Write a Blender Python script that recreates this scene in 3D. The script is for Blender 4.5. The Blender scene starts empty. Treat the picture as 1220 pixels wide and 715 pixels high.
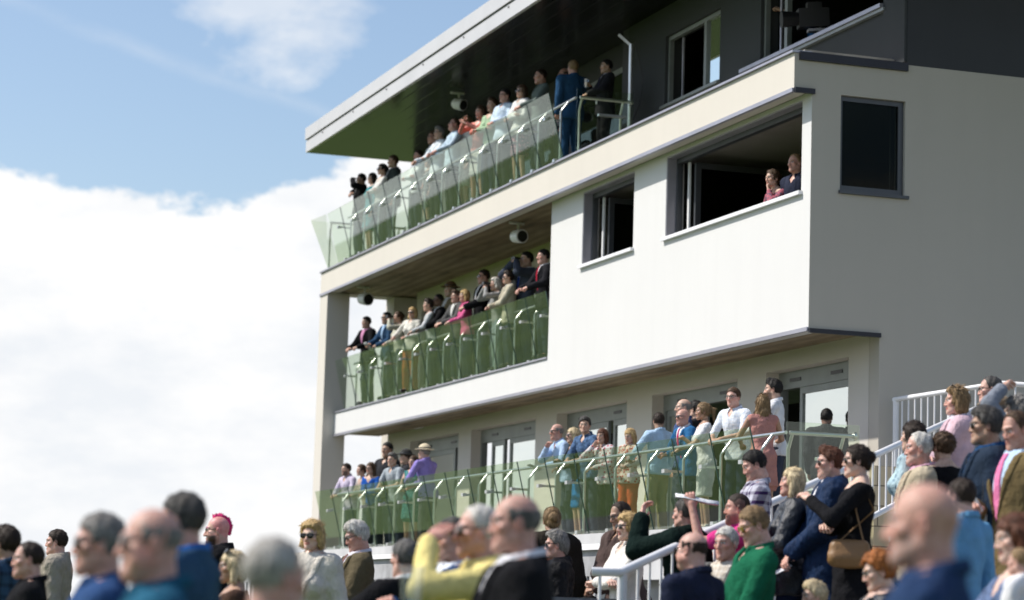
import bpy, bmesh, math, random, time
import numpy as np
from mathutils import Matrix, Vector
random.seed(7)
SC = bpy.context.scene
COL = SC.collection
K = 0.9                      # survey units -> metres
T0 = time.time()

# ------------------------------------------------------------------ camera
F_PX, YAW, PITCH, ROLL = 2981.8, 0.32935765, 0.12619858, 0.03012428
def cam_axes():
    cy, sy, cp, sp = math.cos(YAW), math.sin(YAW), math.cos(PITCH), math.sin(PITCH)
    fwd = np.array([sy*cp, cy*cp, sp]); r = np.array([cy, -sy, 0.0]); up = np.cross(r, fwd)
    return r*math.cos(ROLL)+up*math.sin(ROLL), -r*math.sin(ROLL)+up*math.cos(ROLL), fwd
CR, CU, CF = cam_axes()
cd = bpy.data.cameras.new('camera'); cam = bpy.data.objects.new('camera', cd); COL.objects.link(cam)
cd.sensor_width = 36.0; cd.lens = 36.0*F_PX/1220.0; cd.clip_start = 0.3; cd.clip_end = 9000
cam.matrix_world = Matrix(((CR[0], CU[0], -CF[0], 0), (CR[1], CU[1], -CF[1], 0), (CR[2], CU[2], -CF[2], 0), (0, 0, 0, 1)))
cd.dof.use_dof = True; cd.dof.focus_distance = 24.0; cd.dof.aperture_fstop = 2.2
SC.camera = cam
def ray(x, y):               # photo pixel (1220 x 715) -> direction with forward (Y) = 1
    d = (x-610)*CR-(y-357.5)*CU+F_PX*CF
    return d/d[1]

# ------------------------------------------------------------------ world, sun, exposure
SUN_EL, SUN_AZ = math.radians(49), math.radians(26)     # azimuth measured from -X towards +Y
sdir = np.array([-math.cos(SUN_AZ)*math.cos(SUN_EL), math.sin(SUN_AZ)*math.cos(SUN_EL), math.sin(SUN_EL)])
W = bpy.data.worlds.new('World'); SC.world = W; W.use_nodes = True
nt = W.node_tree; nt.nodes.clear()
def N(t, **kw):
    n = nt.nodes.new(t)
    for k, v in kw.items(): setattr(n, k, v)
    return n
L = nt.links.new
out = N('ShaderNodeOutputWorld'); bg = N('ShaderNodeBackground'); bg2 = N('ShaderNodeBackground'); mixs = N('ShaderNodeMixShader')
sky = N('ShaderNodeTexSky', sky_type='NISHITA', sun_disc=False, sun_elevation=SUN_EL)
sky.sun_rotation = math.atan2(sdir[0], sdir[1]); sky.dust_density = 1.3; sky.ozone_density = 1.2
bg.inputs['Strength'].default_value = 0.13; L(sky.outputs[0], bg.inputs['Color'])
tc = N('ShaderNodeTexCoord'); sep = N('ShaderNodeSeparateXYZ'); L(tc.outputs['Generated'], sep.inputs[0])
# clouds: bank low on the horizon with a billowing top, wisps above
def cloudnoise(scale, det, rough, off, stretch=(1, 1, 1)):
    mp = N('ShaderNodeMapping'); mp.inputs['Location'].default_value = off; mp.inputs['Scale'].default_value = stretch
    L(tc.outputs['Generated'], mp.inputs[0])
    n = N('ShaderNodeTexNoise'); n.inputs['Scale'].default_value = scale; n.inputs['Detail'].default_value = det
    n.inputs['Roughness'].default_value = rough; L(mp.outputs[0], n.inputs['Vector']); return n.outputs['Fac']
def M(op, a, b=None, c=None, clamp=False):
    m = N('ShaderNodeMath', operation=op); m.use_clamp = clamp
    for i, v in enumerate((a, b, c)):
        if v is None: continue
        if hasattr(v, 'links'): L(v, m.inputs[i])
        else: m.inputs[i].default_value = v
    return m.outputs[0]
n1 = cloudnoise(9, 11, 0.62, (3.1, 1.7, 0.4), (1, 1, 1.6))
n2 = cloudnoise(4.5, 6, 0.6, (7.3, 2.2, 5.4), (1, 1, 2.5))
elev = sep.outputs['Z']
top = M('ADD', M('MULTIPLY', M('SUBTRACT', n1, 0.5), 0.13), 0.172)      # height of the bank's top
bank = M('MULTIPLY', M('SUBTRACT', top, elev), 150.0, clamp=True)
wis = M('MULTIPLY', M('SUBTRACT', n2, 0.545), 5.0, clamp=True)
def vdot(v):
    q = N('ShaderNodeVectorMath', operation='DOT_PRODUCT'); L(tc.outputs['Generated'], q.inputs[0]); q.inputs[1].default_value = tuple(v); return q.outputs['Value']
unit = lambda v: v/np.linalg.norm(v)
n4 = cloudnoise(26, 7, 0.6, (4.2, 0.7, 3.3), (1, 1, 1.8))
puff = M('MULTIPLY', M('ADD', M('SUBTRACT', vdot(unit(ray(325, -25))), math.cos(0.042)), M('MULTIPLY', M('SUBTRACT', n4, 0.5), 0.0022)), 1500.0, clamp=True)
trail_n = unit(np.cross(ray(50, 15), ray(300, 103)))
tr = M('MULTIPLY', M('SUBTRACT', 0.0042, M('ABSOLUTE', M('ADD', vdot(trail_n), M('MULTIPLY', M('SUBTRACT', n1, 0.5), 0.02)))), 110.0, clamp=True)
tr = M('MULTIPLY', tr, M('MULTIPLY', M('SUBTRACT', n4, 0.25), 1.1, clamp=True))
mask = M('MAXIMUM', M('MAXIMUM', bank, M('MULTIPLY', puff, 0.6)), M('MAXIMUM', M('MULTIPLY', wis, 0.55), M('MULTIPLY', tr, 0.8)))
L(mask, mixs.inputs[0]); L(bg.outputs[0], mixs.inputs[1]); L(bg2.outputs[0], mixs.inputs[2])
n3 = cloudnoise(14, 8, 0.6, (1.2, 9.7, 2.1), (1, 1, 2.2))
cr = N('ShaderNodeValToRGB'); cr.color_ramp.elements[0].position = 0.38; cr.color_ramp.elements[1].position = 0.60
cr.color_ramp.elements[0].color = (0.86, 0.89, 0.93, 1); cr.color_ramp.elements[1].color = (1.0, 1.0, 1.0, 1)
L(n3, cr.inputs[0]); L(cr.outputs[0], bg2.inputs['Color']); bg2.inputs['Strength'].default_value = 0.86
L(mixs.outputs[0], out.inputs[0])
sl = bpy.data.lights.new('sun', 'SUN'); so = bpy.data.objects.new('sun', sl); COL.objects.link(so)
sl.energy = 4.4; sl.angle = math.radians(1.0); sl.color = (1.0, 0.95, 0.865)
so.rotation_euler = Vector((-sdir[0], -sdir[1], -sdir[2])).to_track_quat('-Z', 'Y').to_euler()
SC.view_settings.view_transform = 'Standard'; SC.view_settings.look = 'None'
SC.view_settings.exposure = 0.25; SC.view_settings.gamma = 1.0; SC.view_settings.use_curve_mapping = False
SC.cycles.max_bounces = 8; SC.cycles.transparent_max_bounces = 24; SC.cycles.use_denoising = True
SC.cycles.caustics_reflective = False; SC.cycles.caustics_refractive = False

# ------------------------------------------------------------------ materials
MATS = {}
class MB:
    """small helper round a material's node tree"""
    def __init__(s, name):
        s.m = bpy.data.materials.new(name); s.m.use_nodes = True; s.t = s.m.node_tree; s.b = s.t.nodes['Principled BSDF']
    def n(s, t, **kw):
        n = s.t.nodes.new(t)
        for k, v in kw.items():
            if k in n.inputs.keys(): n.inputs[k].default_value = v
            else: setattr(n, k, v)
        return n
    def l(s, a, b): s.t.links.new(a, b)
    def coord(s, kind='Object', scale=(1, 1, 1)):
        c = s.n('ShaderNodeTexCoord'); mp = s.n('ShaderNodeMapping'); mp.inputs['Scale'].default_value = scale
        s.l(c.outputs[kind], mp.inputs[0]); return mp.outputs[0]
    def noise(s, v, scale, det=3, rough=0.55):
        n = s.n('ShaderNodeTexNoise'); n.inputs['Scale'].default_value = scale; n.inputs['Detail'].default_value = det
        n.inputs['Roughness'].default_value = rough; s.l(v, n.inputs['Vector']); return n.outputs['Fac']
    def ramp(s, f, stops, mode='LINEAR'):
        r = s.n('ShaderNodeValToRGB'); r.color_ramp.interpolation = mode
        e = r.color_ramp.elements
        while len(e) < len(stops): e.new(0.5)
        for i, (p, c) in enumerate(stops): e[i].position = p; e[i].color = (*c, 1)
        s.l(f, r.inputs[0]); return r.outputs[0]
    def bump(s, h, strength, dist):
        b = s.n('ShaderNodeBump'); b.inputs['Strength'].default_value = strength; b.inputs['Distance'].default_value = dist
        s.l(h, b.inputs['Height']); s.l(b.outputs[0], s.b.inputs['Normal'])
    def set(s, **kw):
        for k, v in kw.items(): s.b.inputs[k.replace('_', ' ')].default_value = v
def mul(c, f): return tuple(min(1, x*f) for x in c)
def surf(name, col, rough=0.6, metal=0.0, var=0.12, scale=3.0, bump=0.0, bscale=60, spec=0.5):
    if name in MATS: return MATS[name]
    b = MB(name); v = b.coord()
    b.l(b.ramp(b.noise(v, scale, 5), [(0.3, mul(col, 1-var)), (0.7, mul(col, 1+var))]), b.b.inputs['Base Color'])
    b.set(Roughness=rough, Metallic=metal); b.b.inputs['Specular IOR Level'].default_value = spec
    if bump: b.bump(b.noise(v, bscale, 4), bump, 0.01)
    MATS[name] = b.m; return b.m
def render_wall(name, col):
    b = MB(name); v = b.coord()
    base = b.noise(v, 0.5, 5, 0.6); streak = b.noise(b.coord(scale=(2.2, 2.2, 0.18)), 1.6, 5, 0.6)
    mx = b.n('ShaderNodeMix', data_type='RGBA'); mx.inputs[0].default_value = 0.5
    b.l(b.ramp(base, [(0.3, mul(col, 0.955)), (0.7, mul(col, 1.03))]), mx.inputs[6])
    b.l(b.ramp(streak, [(0.32, mul(col, 0.965)), (0.55, col)]), mx.inputs[7])
    b.l(mx.outputs[2], b.b.inputs['Base Color'])
    b.set(Roughness=0.9); b.b.inputs['Specular IOR Level'].default_value = 0.2
    b.bump(b.noise(v, 60, 6, 0.7), 0.22, 0.012)
    return b.m
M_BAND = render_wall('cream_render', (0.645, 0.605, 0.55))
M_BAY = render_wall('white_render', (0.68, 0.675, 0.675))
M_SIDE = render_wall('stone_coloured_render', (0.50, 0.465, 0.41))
M_DARK = render_wall('dark_grey_render', (0.062, 0.066, 0.070))
M_CLAD = surf('charcoal_cladding', (0.018, 0.019, 0.022), 0.5, var=0.1, scale=1.5)
M_EDGE = surf('dark_flashing', (0.02, 0.02, 0.028), 0.4, 0.3, var=0.1)
M_TRIM = surf('aluminium_drip_trim', (0.42, 0.41, 0.46), 0.4, 0.6, var=0.08)
M_FRAME = surf('dark_window_frame', (0.075, 0.08, 0.09), 0.4, 0.3, var=0.1)
M_FRAME2 = surf('grey_door_frame', (0.26, 0.28, 0.275), 0.45, 0.3, var=0.1)
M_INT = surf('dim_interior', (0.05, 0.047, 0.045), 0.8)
M_CEIL = surf('office_ceiling', (0.30, 0.27, 0.25), 0.9, var=0.05)
M_STEEL = surf('brushed_steel', (0.62, 0.63, 0.62), 0.28, 0.9, var=0.1, scale=8)
M_WHITE = surf('white_painted_steel', (0.78, 0.78, 0.80), 0.32, 0.0, var=0.05, scale=4)
M_CONC = surf('concrete_paving', (0.30, 0.29, 0.275), 0.9, var=0.25, scale=2, bump=0.4, bscale=30)
M_PLINTH = surf('pale_grey_plinth', (0.52, 0.52, 0.53), 0.8, var=0.15, scale=1.3, bump=0.3)
M_BOARD = surf('weathered_grey_board', (0.40, 0.40, 0.42), 0.7, var=0.3, scale=3, bump=0.3)
M_BLACK = surf('black_plastic', (0.015, 0.015, 0.016), 0.35)
M_STONE = None
def stone_blocks():
    b = MB('honey_stone_blocks'); v = b.coord(scale=(1, 1, 1))
    br = b.n('ShaderNodeTexBrick'); br.inputs['Scale'].default_value = 1.0
    br.inputs['Color1'].default_value = (0.52, 0.42, 0.27, 1); br.inputs['Color2'].default_value = (0.60, 0.50, 0.34, 1)
    br.inputs['Mortar'].default_value = (0.2, 0.16, 0.11, 1); br.inputs['Mortar Size'].default_value = 0.008
    br.inputs['Brick Width'].default_value = 0.45; br.inputs['Row Height'].default_value = 0.22
    c = b.n('ShaderNodeTexCoord'); s = b.n('ShaderNodeSeparateXYZ'); cb = b.n('ShaderNodeCombineXYZ')
    b.l(c.outputs['Object'], s.inputs[0]); b.l(s.outputs[0], cb.inputs[0]); b.l(s.outputs[2], cb.inputs[1])
    b.l(cb.outputs[0], br.inputs['Vector']); b.l(br.outputs['Color'], b.b.inputs['Base Color']); b.set(Roughness=0.85)
    return b.m
M_STONE = stone_blocks()
def soffit_mat():
    b = MB('stained_plywood_soffit')
    v = b.coord(scale=(0.9, 0.22, 1)); n1 = b.noise(v, 2.6, 6, 0.7)
    c1 = b.ramp(n1, [(0.30, (0.10, 0.068, 0.038)), (0.46, (0.28, 0.21, 0.13)), (0.7, (0.42, 0.33, 0.22))])
    w = b.n('ShaderNodeTexWave', wave_type='BANDS', bands_direction='X'); w.inputs['Scale'].default_value = 1.3
    w.inputs['Distortion'].default_value = 6; w.inputs['Detail'].default_value = 5; b.l(b.coord(scale=(1, 0.3, 1)), w.inputs['Vector'])
    mx = b.n('ShaderNodeMix', data_type='RGBA', blend_type='MULTIPLY'); mx.inputs[0].default_value = 0.35
    b.l(c1, mx.inputs[6]); b.l(w.outputs['Color'], mx.inputs[7]); b.l(mx.outputs[2], b.b.inputs['Base Color'])
    b.set(Roughness=0.7); return b.m
M_SOFFIT = soffit_mat()
def gloss_soffit():
    b = MB('glossy_black_ceiling_planks'); c = b.n('ShaderNodeTexCoord'); s = b.n('ShaderNodeSeparateXYZ'); b.l(c.outputs['Object'], s.inputs[0])
    m = b.n('ShaderNodeMath', operation='MULTIPLY'); m.inputs[1].default_value = 3.2; b.l(s.outputs[0], m.inputs[0])
    fr = b.n('ShaderNodeMath', operation='FRACT'); b.l(m.outputs[0], fr.inputs[0])
    h = b.ramp(fr.outputs[0], [(0.0, (0, 0, 0)), (0.05, (1, 1, 1)), (0.95, (1, 1, 1)), (1.0, (0, 0, 0))])
    b.bump(h, 0.25, 0.01); b.set(Base_Color=(0.004, 0.004, 0.005, 1), Roughness=0.2)
    b.b.inputs['Specular IOR Level'].default_value = 0.22
    return b.m
M_ROOFUND = gloss_soffit()
M_FASCIA = surf('pale_metal_fascia', (0.62, 0.60, 0.60), 0.42, 0.25, var=0.05, scale=1.0)
def glass_mat(name, tint, rough=0.0, base=0.0, ior=1.5):
    """sheet glass: tinted transmission plus true Fresnel reflection"""
    b = MB(name); t = b.t; t.nodes.remove(b.b); o = [n for n in t.nodes if n.type == 'OUTPUT_MATERIAL'][0]
    tr = b.n('ShaderNodeBsdfTransparent'); tr.inputs[0].default_value = (*tint, 1)
    gl = b.n('ShaderNodeBsdfGlossy'); gl.inputs['Roughness'].default_value = rough; gl.inputs[0].default_value = (0.95, 1.0, 0.96, 1)
    ge = b.n('ShaderNodeNewGeometry'); dt = b.n('ShaderNodeVectorMath', operation='DOT_PRODUCT')
    b.l(ge.outputs['Incoming'], dt.inputs[0]); b.l(ge.outputs['Normal'], dt.inputs[1])
    def mth(op, a, c=None):
        q = b.n('ShaderNodeMath', operation=op); q.use_clamp = op in ('SUBTRACT', 'ADD')
        for i, v in enumerate((a, c)):
            if v is None: continue
            if hasattr(v, 'links'): b.l(v, q.inputs[i])
            else: q.inputs[i].default_value = v
        return q.outputs[0]
    f5 = mth('POWER', mth('SUBTRACT', 1.0, mth('ABSOLUTE', dt.outputs['Value'])), 5.0)
    f0 = ((ior-1)/(ior+1))**2
    fr = mth('ADD', mth('MULTIPLY', f5, 1-f0), f0+base)
    class _m: outputs = [fr]
    m = _m
    mx = b.n('ShaderNodeMixShader'); b.l(m.outputs[0], mx.inputs[0]); b.l(tr.outputs[0], mx.inputs[1]); b.l(gl.outputs[0], mx.inputs[2])
    b.l(mx.outputs[0], o.inputs[0]); return b.m
M_GLASS = glass_mat('green_tinted_glass', (0.90, 0.94, 0.87), 0.0, 0.0)
M_GEDGE = surf('dark_glass_edge', (0.03, 0.075, 0.06), 0.15, 0.0, var=0.1)
M_PANE = glass_mat('window_glass', (0.30, 0.34, 0.32), 0.0, 0.0, 1.18)
M_DOORGL = glass_mat('reflective_door_glass', (0.12, 0.13, 0.13), 0.0, 0.72, 1.6)
def grass_mat():
    b = MB('mown_grass'); v = b.coord('Object'); 
    b.l(b.ramp(b.noise(v, 0.05, 6), [(0.35, (0.045, 0.088, 0.005)), (0.65, (0.080, 0.130, 0.008))]), b.b.inputs['Base Color'])
    b.set(Roughness=0.85); b.bump(b.noise(v, 12, 4), 0.6, 0.1); return b.m
M_GRASS = grass_mat()
M_LEAF = surf('hedge_leaf', (0.045, 0.085, 0.02), 0.7, var=0.5, scale=0.4)
M_TARMAC = surf('worn_tarmac', (0.075, 0.073, 0.07), 0.92, var=0.25, scale=1.5, bump=0.5, bscale=40)

# ------------------------------------------------------------------ object helpers
def tag(o, label=None, cat=None, group=None, kind=None):
    if label: o['label'] = label
    if cat: o['category'] = cat
    if group: o['group'] = group
    if kind: o['kind'] = kind
    return o
def empty(name, loc, label, cat, group=None):
    o = bpy.data.objects.new(name, None); COL.objects.link(o); o.location = loc; o.empty_display_size = 0.2
    return tag(o, label, cat, group)
def link(name, me, mat, parent=None):
    o = bpy.data.objects.new(name, me); COL.objects.link(o)
    if mat is not None and not me.materials:
        me.materials.append(mat)
    if parent is not None: o.parent = parent
    return o
class Geo:
    """collects shapes (world metres, relative to origin o) into one mesh"""
    def __init__(s, o=(0, 0, 0)): s.v = []; s.f = []; s.sm = []; s.o = np.array(o, float)
    def add(s, v, f, smooth=False):
        n = len(s.v); s.v += [tuple(np.array(p)-s.o) for p in v]; s.f += [tuple(i+n for i in q) for q in f]; s.sm += [smooth]*len(f); return s
    def box(s, x0, x1, y0, y1, z0, z1):
        v = [(x, y, z) for x in (x0, x1) for y in (y0, y1) for z in (z0, z1)]
        return s.add(v, [(0, 1, 3, 2), (4, 6, 7, 5), (0, 4, 5, 1), (2, 3, 7, 6), (0, 2, 6, 4), (1, 5, 7, 3)])
    def ubox(s, *a): return s.box(*[q*K for q in a])
    def bar(s, a, b, w, h, up=(0, 0, 1)):
        a = np.array(a, float); b = np.array(b, float); d = b-a; d /= np.linalg.norm(d); u = np.array(up, float)
        if abs(d@u) > 0.98: u = np.array([0, 1, 0.])
        x = np.cross(d, u); x /= np.linalg.norm(x); u = np.cross(x, d)
        v = [p+sx*x*w/2+su*u*h/2 for p in (a, b) for sx in (-1, 1) for su in (-1, 1)]
        return s.add(v, [(0, 1, 3, 2), (4, 6, 7, 5), (0, 4, 5, 1), (2, 3, 7, 6), (0, 2, 6, 4), (1, 5, 7, 3)])
    def tube(s, pts, r, n=12, cap=True):
        pts = [np.array(p, float) for p in pts]; rings = []; rs = r if hasattr(r, '__len__') else [r]*len(pts)
        for i, p in enumerate(pts):
            d = pts[min(i+1, len(pts)-1)]-pts[max(i-1, 0)]; d /= np.linalg.norm(d)
            u = np.array([0, 0, 1.]) if abs(d[2]) < 0.9 else np.array([0, 1., 0])
            x = np.cross(d, u); x /= np.linalg.norm(x); u = np.cross(x, d)
            rings.append([p+rs[i]*(math.cos(t)*x+math.sin(t)*u) for t in np.linspace(0, 2*math.pi, n, endpoint=False)])
        v = [q for g in rings for q in g]; f = []
        for i in range(len(pts)-1):
            for j in range(n): k = (j+1) % n; f.append((i*n+j, i*n+k, (i+1)*n+k, (i+1)*n+j))
        s.add(v, f, True)
        if cap:
            s.add(rings[0], [tuple(range(n))[::-1]]); s.add(rings[-1], [tuple(range(n))])
        return s
    def grid_wall(s, axis, c, th, us, vs, holes):
        """wall sheet of thickness th; axis 'x': plane X=c, u=Y; axis 'y': plane Y=c, u=X. holes: (u0,u1,v0,v1), in survey units"""
        us = sorted(set([us[0], us[1]]+[h[0] for h in holes]+[h[1] for h in holes])); us = [u for u in us]
        vs = sorted(set([vs[0], vs[1]]+[h[2] for h in holes]+[h[3] for h in holes]))
        def P(u, v, d): return (((c+d)*K, u*K, v*K) if axis == 'x' else (u*K, (c+d)*K, v*K))
        fill = [[not any(h[0]-1e-6 <= us[i] and us[i+1] <= h[1]+1e-6 and h[2]-1e-6 <= vs[j] and vs[j+1] <= h[3]+1e-6 for h in holes)
                 for j in range(len(vs)-1)] for i in range(len(us)-1)]
        at = lambda i, j: 0 <= i < len(us)-1 and 0 <= j < len(vs)-1 and fill[i][j]
        for i in range(len(us)-1):
            for j in range(len(vs)-1):
                if not fill[i][j]: continue
                a, b, e, g = us[i], us[i+1], vs[j], vs[j+1]
                s.add([P(a, e, 0), P(b, e, 0), P(b, g, 0), P(a, g, 0)], [(0, 1, 2, 3)])
                s.add([P(a, e, th), P(b, e, th), P(b, g, th), P(a, g, th)], [(3, 2, 1, 0)])
                for cond, q in ((at(i-1, j), ((a, e), (a, g))), (at(i+1, j), ((b, e), (b, g))), (at(i, j-1), ((a, e), (b, e))), (at(i, j+1), ((a, g), (b, g)))):
                    if not cond: (p0, p1) = q; s.add([P(*p0, 0), P(*p1, 0), P(*p1, th), P(*p0, th)], [(0, 1, 2, 3)])
        return s
    def obj(s, name, mat, parent=None, bevel=0):
        me = bpy.data.meshes.new(name); me.from_pydata(s.v, [], s.f); me.polygons.foreach_set('use_smooth', s.sm)
        bm = bmesh.new(); bm.from_mesh(me); bmesh.ops.remove_doubles(bm, verts=bm.verts, dist=1e-5) if not any(s.sm) else None
        bmesh.ops.recalc_face_normals(bm, faces=bm.faces); bm.to_mesh(me); bm.free()
        o = link(name, me, mat, parent)
        if bevel:
            m = o.modifiers.new('bevel', 'BEVEL'); m.width = bevel; m.segments = 2; m.limit_method = 'ANGLE'
        return o
# ------------------------------------------------------------------ ground
def ground_z(x, y):
    base = -1.42+0.32*min(1, max(0, (y-8.0)/9.0))
    if x > 6.75 and y > 7: base += 0.0
    return base
STEPX = [6.75, 7.45, 8.15, 8.85, 9.55]; STEPZ = [-0.84, -0.55, -0.26, 0.03, 0.14]
def stand_z(x, y):
    z = ground_z(x, y)
    if 7.0 < y < 20.5:
        for sx, sz in zip(STEPX, STEPZ):
            if x >= sx: z = sz
    return z
g = Geo()
ys = [-60, 0, 8, 17, 57]
xs = [5.2, 24]
for i in range(len(ys)-1):
    y0, y1 = ys[i], ys[i+1]; z0, z1 = ground_z(0, y0), ground_z(0, y1)
    g.add([(xs[0], y0, z0), (xs[1], y0, z0), (xs[1], y1, z1), (xs[0], y1, z1)], [(0, 1, 2, 3)])
tag(g.obj('forecourt_paving', M_TARMAC), kind='structure')
g = Geo(); xs = [-14, 5.2]; ys = [-60, 0, 8, 17, 60, 140]
for i in range(len(ys)-1):
    y0, y1 = ys[i], ys[i+1]; z0, z1 = ground_z(0, y0), ground_z(0, y1)
    g.add([(xs[0], y0, z0), (xs[1], y0, z0), (xs[1], y1, z1), (xs[0], y1, z1)], [(0, 1, 2, 3)])
tag(g.obj('lawn_slope', M_GRASS), kind='structure')
g = Geo(); g.add([(-4000, -4000, -1.6), (4000, -4000, -1.6), (4000, 4000, -1.6), (-4000, 4000, -1.6)], [(0, 1, 2, 3)])
tag(g.obj('racecourse_lawn', M_GRASS), kind='structure')
g = Geo()
for i, (sx, sz) in enumerate(zip(STEPX, STEPZ)):
    x1 = STEPX[i+1] if i < 4 else 13.9
    g.box(sx, x1, 7.0, 20.5, -1.5, sz)
tag(g.obj('standing_steps', M_CONC), kind='structure')
# far tree belt across the racecourse (what the glass reflects)
rng = np.random.default_rng(3)
def tree_mesh(seed, h, w):
    r = np.random.default_rng(seed); n = 1500
    cl = r.normal(size=(9, 3)); cl /= np.linalg.norm(cl, axis=1)[:, None]; cl = cl*np.array([w*0.33, w*0.33, h*0.24])+np.array([0, 0, h*0.6])
    c = cl[r.integers(0, 9, n)]; d = r.normal(size=(n, 3)); d /= np.linalg.norm(d, axis=1)[:, None]
    p = c+d*np.array([w*0.23, w*0.23, h*0.17])*r.uniform(0.6, 1.05, (n, 1))
    a = r.normal(size=(n, 3)); a /= np.linalg.norm(a, axis=1)[:, None]; b = np.cross(a, r.normal(size=(n, 3))); b /= np.linalg.norm(b, axis=1)[:, None]
    s = 0.045*w
    v = np.stack([p-a*s, p+b*s, p+a*s, p-b*s], 1).reshape(-1, 3)
    me = bpy.data.meshes.new('crown'); me.from_pydata(v.tolist(), [], [(4*i, 4*i+1, 4*i+2, 4*i+3) for i in range(n)]); me.materials.append(M_LEAF); return me
M_BARK = surf('bark', (0.09, 0.07, 0.05), 0.9)
TR = [tree_mesh(i, 9, 9) for i in range(3)]
tk = Geo().tube([(0, 0, 0), (0.1, 0, 2.5), (0, 0.1, 5)], [0.4, 0.3, 0.15]).obj('trunk', M_BARK); trunk_me = tk.data; bpy.data.objects.remove(tk)
for i in range(26):
    x = -560+rng.uniform(-12, 12); y = -60+i*26.0+rng.uniform(-4, 4); s = rng.uniform(1.0, 1.8)
    o = link('broadleaf_tree', TR[i % 3], None); o.location = (x, y, -1.6); o.scale = (s*1.3, s*1.3, s); o.rotation_euler[2] = i*1.3
    tag(o, 'broad green tree in the far belt across the racecourse', 'tree', 'trees in the far belt beyond the track')
    t = link('trunk', trunk_me, None, o)

# ------------------------------------------------------------------ grandstand
GS = empty('grandstand', (0, 0, 0), 'white rendered three storey grandstand with tiered balconies under a black soffit roof', 'grandstand')
def part(name, geo, mat, parent=GS, label=None):
    o = geo.obj(name, mat, parent)
    if label: o['label'] = label
    return o
YN, YF = 30.5, 55.85
# end wing wall and its inner pier
part('wing_wall', Geo().ubox(14.4, 14.93, 55.2, YF, -2, 7.268), M_BAND, label='tall cream end wall at the far end of the balconies')
part('pier', Geo().ubox(15.99, 16.6, 55.2, YF, -2, 7.268), M_BAND)
# upper floor band
b = part('floor_band', Geo().ubox(14.4, 14.66, YN, YF, 7.27, 7.78).ubox(14.66, 22, 55.3, YF, 7.27, 7.782), M_BAND, label='cream upper floor edge band')
part('drip_trim', Geo().ubox(14.372, 14.43, YN, YF, 7.235, 7.29), M_TRIM, b)
part('top_capping', Geo().ubox(14.36, 14.66, YN-0.02, YF+0.02, 7.783, 7.815), M_TRIM, b)
part('balcony_floor', Geo().ubox(14.70, 22, YN+0.302, 55.18, 7.6, 7.92), M_CONC)
part('soffit', Geo().ubox(14.432, 21, YN+0.302, 55.298, 7.30, 7.34), M_SOFFIT, label='stained brown plywood soffit under the upper balcony')
# lower floor band
b = part('floor_band', Geo().ubox(14.67, 14.93, 40.902, 55.198, 4.0, 4.5), M_BAY, label='white middle floor edge band')
part('drip_trim', Geo().ubox(14.645, 14.70, YN, 55.195, 3.965, 4.02), M_TRIM, b)
part('top_capping', Geo().ubox(14.64, 14.93, 40.93, 55.19, 4.503, 4.53), M_TRIM, b)
part('balcony_floor', Geo().ubox(14.96, 21, 40.902, 55.198, 4.3, 4.62), M_CONC)
part('soffit', Geo().ubox(14.702, 15.74, YN+0.302, 55.198, 4.03, 4.07), M_SOFFIT, label='stained brown plywood soffit above the terrace')
# bay front, with two openings
winB = (30.79, 35.65, 5.93, 7.2); winA = (37.0, 39.33, 5.95, 7.2)
part('bay_wall', Geo().grid_wall('x', 14.67, 0.3, (YN, 40.9), (4.0, 7.268), [winB, winA]), M_BAY, label='smooth white rendered bay front')
part('bay_end_wall', Geo().ubox(14.972, 16.3, 40.6, 40.898, 4.5, 7.268), M_BAND)
# side wall facing the camera
sidewin = (15.11, 16.1, 5.93, 7.26)
side = Geo().grid_wall('y', YN-.004, 0.3, (14.673, 27), (-2, 7.78), [(14.673, 15.741, -2, 4.003), sidewin])
side.ubox(14.403, 14.673, YN-.004, YN-.001, 7.273, 7.778)
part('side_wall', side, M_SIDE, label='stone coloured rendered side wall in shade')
part('edge_flashing', Geo().ubox(14.47, 16.12, YN-0.05, YN-0.002, 7.685, 7.80), M_EDGE)
part('edge_flashing', Geo().ubox(14.4, 14.70, YN-0.05, YN-0.002, 7.225, 7.295), M_EDGE)
part('edge_flashing', Geo().ubox(14.67, 15.745, YN-0.05, YN-0.002, 3.94, 4.0), M_EDGE)
part('cladding', Geo().ubox(16.12, 27, YN, YN+0.25, 7.783, 12.5), M_CLAD, label='near black cladding above the side wall')
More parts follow.
